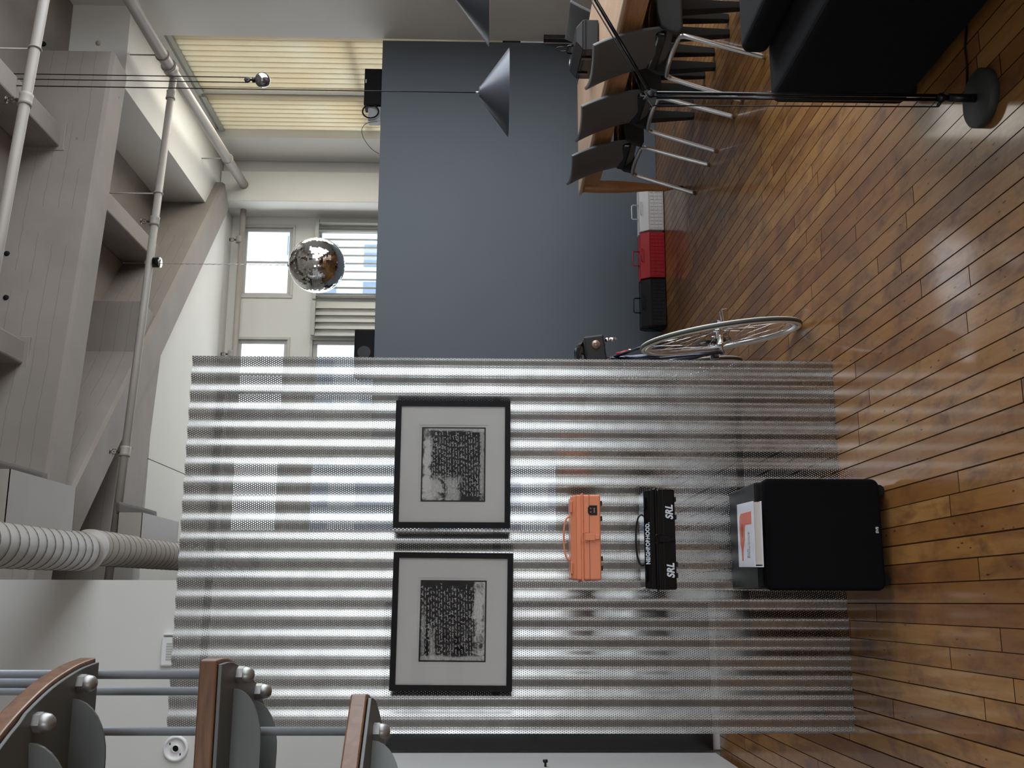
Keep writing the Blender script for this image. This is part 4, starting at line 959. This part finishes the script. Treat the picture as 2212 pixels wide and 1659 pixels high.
# ------------------------------------------------------------------ hanging stair with curved treads
stt = thing('staircase', 'hanging stair with walnut treads on grey steel plates and rods at the left', 'staircase', (-.4, 1.5, 0))
def arcpts(P, n=5): return [(q.x, q.y) for q in smooth_path([(x, y, 0) for x, y in P], n)]
def tread(arc, rest, z, wood_th, nuts, gussets):
    O = Vector((-.4, 1.5)); out = [(x - O.x, y - O.y) for x, y in arcpts(arc) + rest]
    tr = MB().prism(out, z + .006, z + .006 + wood_th).build('tread', M['tread'], stt, bevel=.0025, seg=2)
    cx = sum(p_[0] for p_ in out) / len(out); cy = sum(p_[1] for p_ in out) / len(out)
    ins = [(x - math.copysign(.006, x - cx), y - math.copysign(.004, y - cy)) for x, y in out]
    MB().prism(ins, z, z + .005).build('steel_plate', M['steel'], tr, bevel=.0006, seg=1)
    for x, y in nuts:
        nx, ny = x - O.x, y - O.y
        MB().prism([(nx + .0125 * math.cos(a), ny + .0125 * math.sin(a)) for a in [PI / 3 * i + .3 for i in range(6)]], z - .009, z).lathe([(.011, -.009), (.0115, -.012), (.010, -.019), (.006, -.0235), (0, -.025)], 20, o=(nx, ny, z)).build('dome_nut', M['nut'], tr)
        MB().tube([(nx, ny, z + .004), (nx, ny, 4.42)], .0064, 14).build('rod', M['rod'], stt)
    for gx, gy, dx_, dy_, dep in gussets:   # vertical stiffener plate that starts at a point and deepens along its direction
        L = math.hypot(dx_, dy_); ux, uy = dx_ / L, dy_ / L; g = MB()
        prof = [(0, 0)] + [(.075 * (1 - math.cos(a)), -dep * math.sin(a)) for a in [PI / 2 * i / 8 for i in range(1, 9)]] + [(L, -dep), (L, 0)]
        def P(q, s_): return (gx - O.x + ux * q[0] - uy * s_, gy - O.y + uy * q[0] + ux * s_, z + q[1])
        g.hexa([P(q, -.0022) for q in prof], [P(q, .0022) for q in prof]); g.build('gusset', M['steel'], tr)
tread([(-.079, 1.528), (-.087, 1.450), (-.110, 1.350), (-.158, 1.236), (-.240, 1.120), (-.36, 1.02)], [(-.80, 1.38), (-.80, 1.535)], 1.85, .024,
      [(-.109, 1.455), (-.145, 1.325)], [(-.128, 1.440, -.6, .02, .048), (-.168, 1.315, -.55, .12, .048)])
tread([(-.078, 1.456), (-.079, 1.520), (-.096, 1.601), (-.127, 1.706), (-.190, 1.80)], [(-.80, 1.62), (-.80, 1.458)], 1.66, .024,
      [(-.104, 1.554), (-.138, 1.685)], [(-.122, 1.538, -.6, -.01, .042), (-.150, 1.668, -.6, -.09, .042)])
tread([(-.131, 1.554), (-.137, 1.600), (-.165, 1.690), (-.230, 1.80), (-.32, 1.88)], [(-.80, 1.45), (-.74, 1.05), (-.60, 1.13), (-.233, 1.452)], 1.465, .024,
      [(-.188, 1.601)], [(-.200, 1.590, -.5, -.25, .045)])

# ------------------------------------------------------------------ things on and by the partition wall at the left
o = MB().box((-.79, 5.885, .045), (.0, 5.925, 1.865)).build('door_1', mat('black_gloss_door', (.012, .012, .012), .15, var=.1)); o['kind'] = 'structure'
cb = thing('tall_cabinet', 'tall plain white cabinet standing before the black door at the left', 'cabinet', (-1.10, 5.3, 0))
MB().box((-.30, -.62, .03), (.27, .58, 1.865)).build('body', mat('cabinet_white', (.56, .56, .56), .45, var=.02), cb, bevel=.004)
dr = MB().box((.275, -.62, .035), (.298, .575, 1.86)).build('door', bpy.data.materials['cabinet_white'], cb, bevel=.003)
MB().lathe([(0, .035), (.012, .034), (.013, .022), (.006, .018), (.006, 0), (0, 0)], 18, o=(.298, .09, .996), axis='x').build('knob', M['black'], dr)
MB().box((-.28, -.60, 0), (.25, .56, .03)).build('plinth', M['black'], cb)
sm = thing('detector_base', 'round white smoke detector base without its cover on the white wall', 'smoke detector', (-.786, 5.93, 2.986))
MB().lathe([(0, 0), (.068, 0), (.070, -.004), (.066, -.014), (.055, -.016), (.052, -.008), (.020, -.008), (.019, -.012), (.017, -.012), (.016, -.002), (0, -.002)], 48, axis='y').build('ring', M['white'], sm)
MB().lathe([(0, -.004), (.0165, -.0045), (0, -.0046)], 24, axis='y').build('cable_hole', M['blackmatte'], sm)
for a in (.9, 3.9): MB().box((.040 * math.cos(a) - .006, -.0095, .040 * math.sin(a) - .003), (.040 * math.cos(a) + .006, -.0078, .040 * math.sin(a) + .003)).build('slot', M['blackmatte'], sm)
ep = at_y(360, 1405, 5.93)
eb = thing('wall_unit', 'small white louvred unit high on the wall half hidden by the metal screen', 'wall unit', (ep.x, 5.93, ep.z))
MB().box((-.085, -.022, -.075), (.075, 0, .028)).build('body', M['white'], eb, bevel=.012, seg=4)
MB().box((.082, -.028, -.045), (.094, 0, .018)).build('cover_strip', M['white'], eb, bevel=.002)
g = MB()
for i in range(7): g.box((-.05 + i * .014, -.0245, -.055), (-.043 + i * .014, -.021, -.004))
g.build('louvre', M['frame2'], eb)
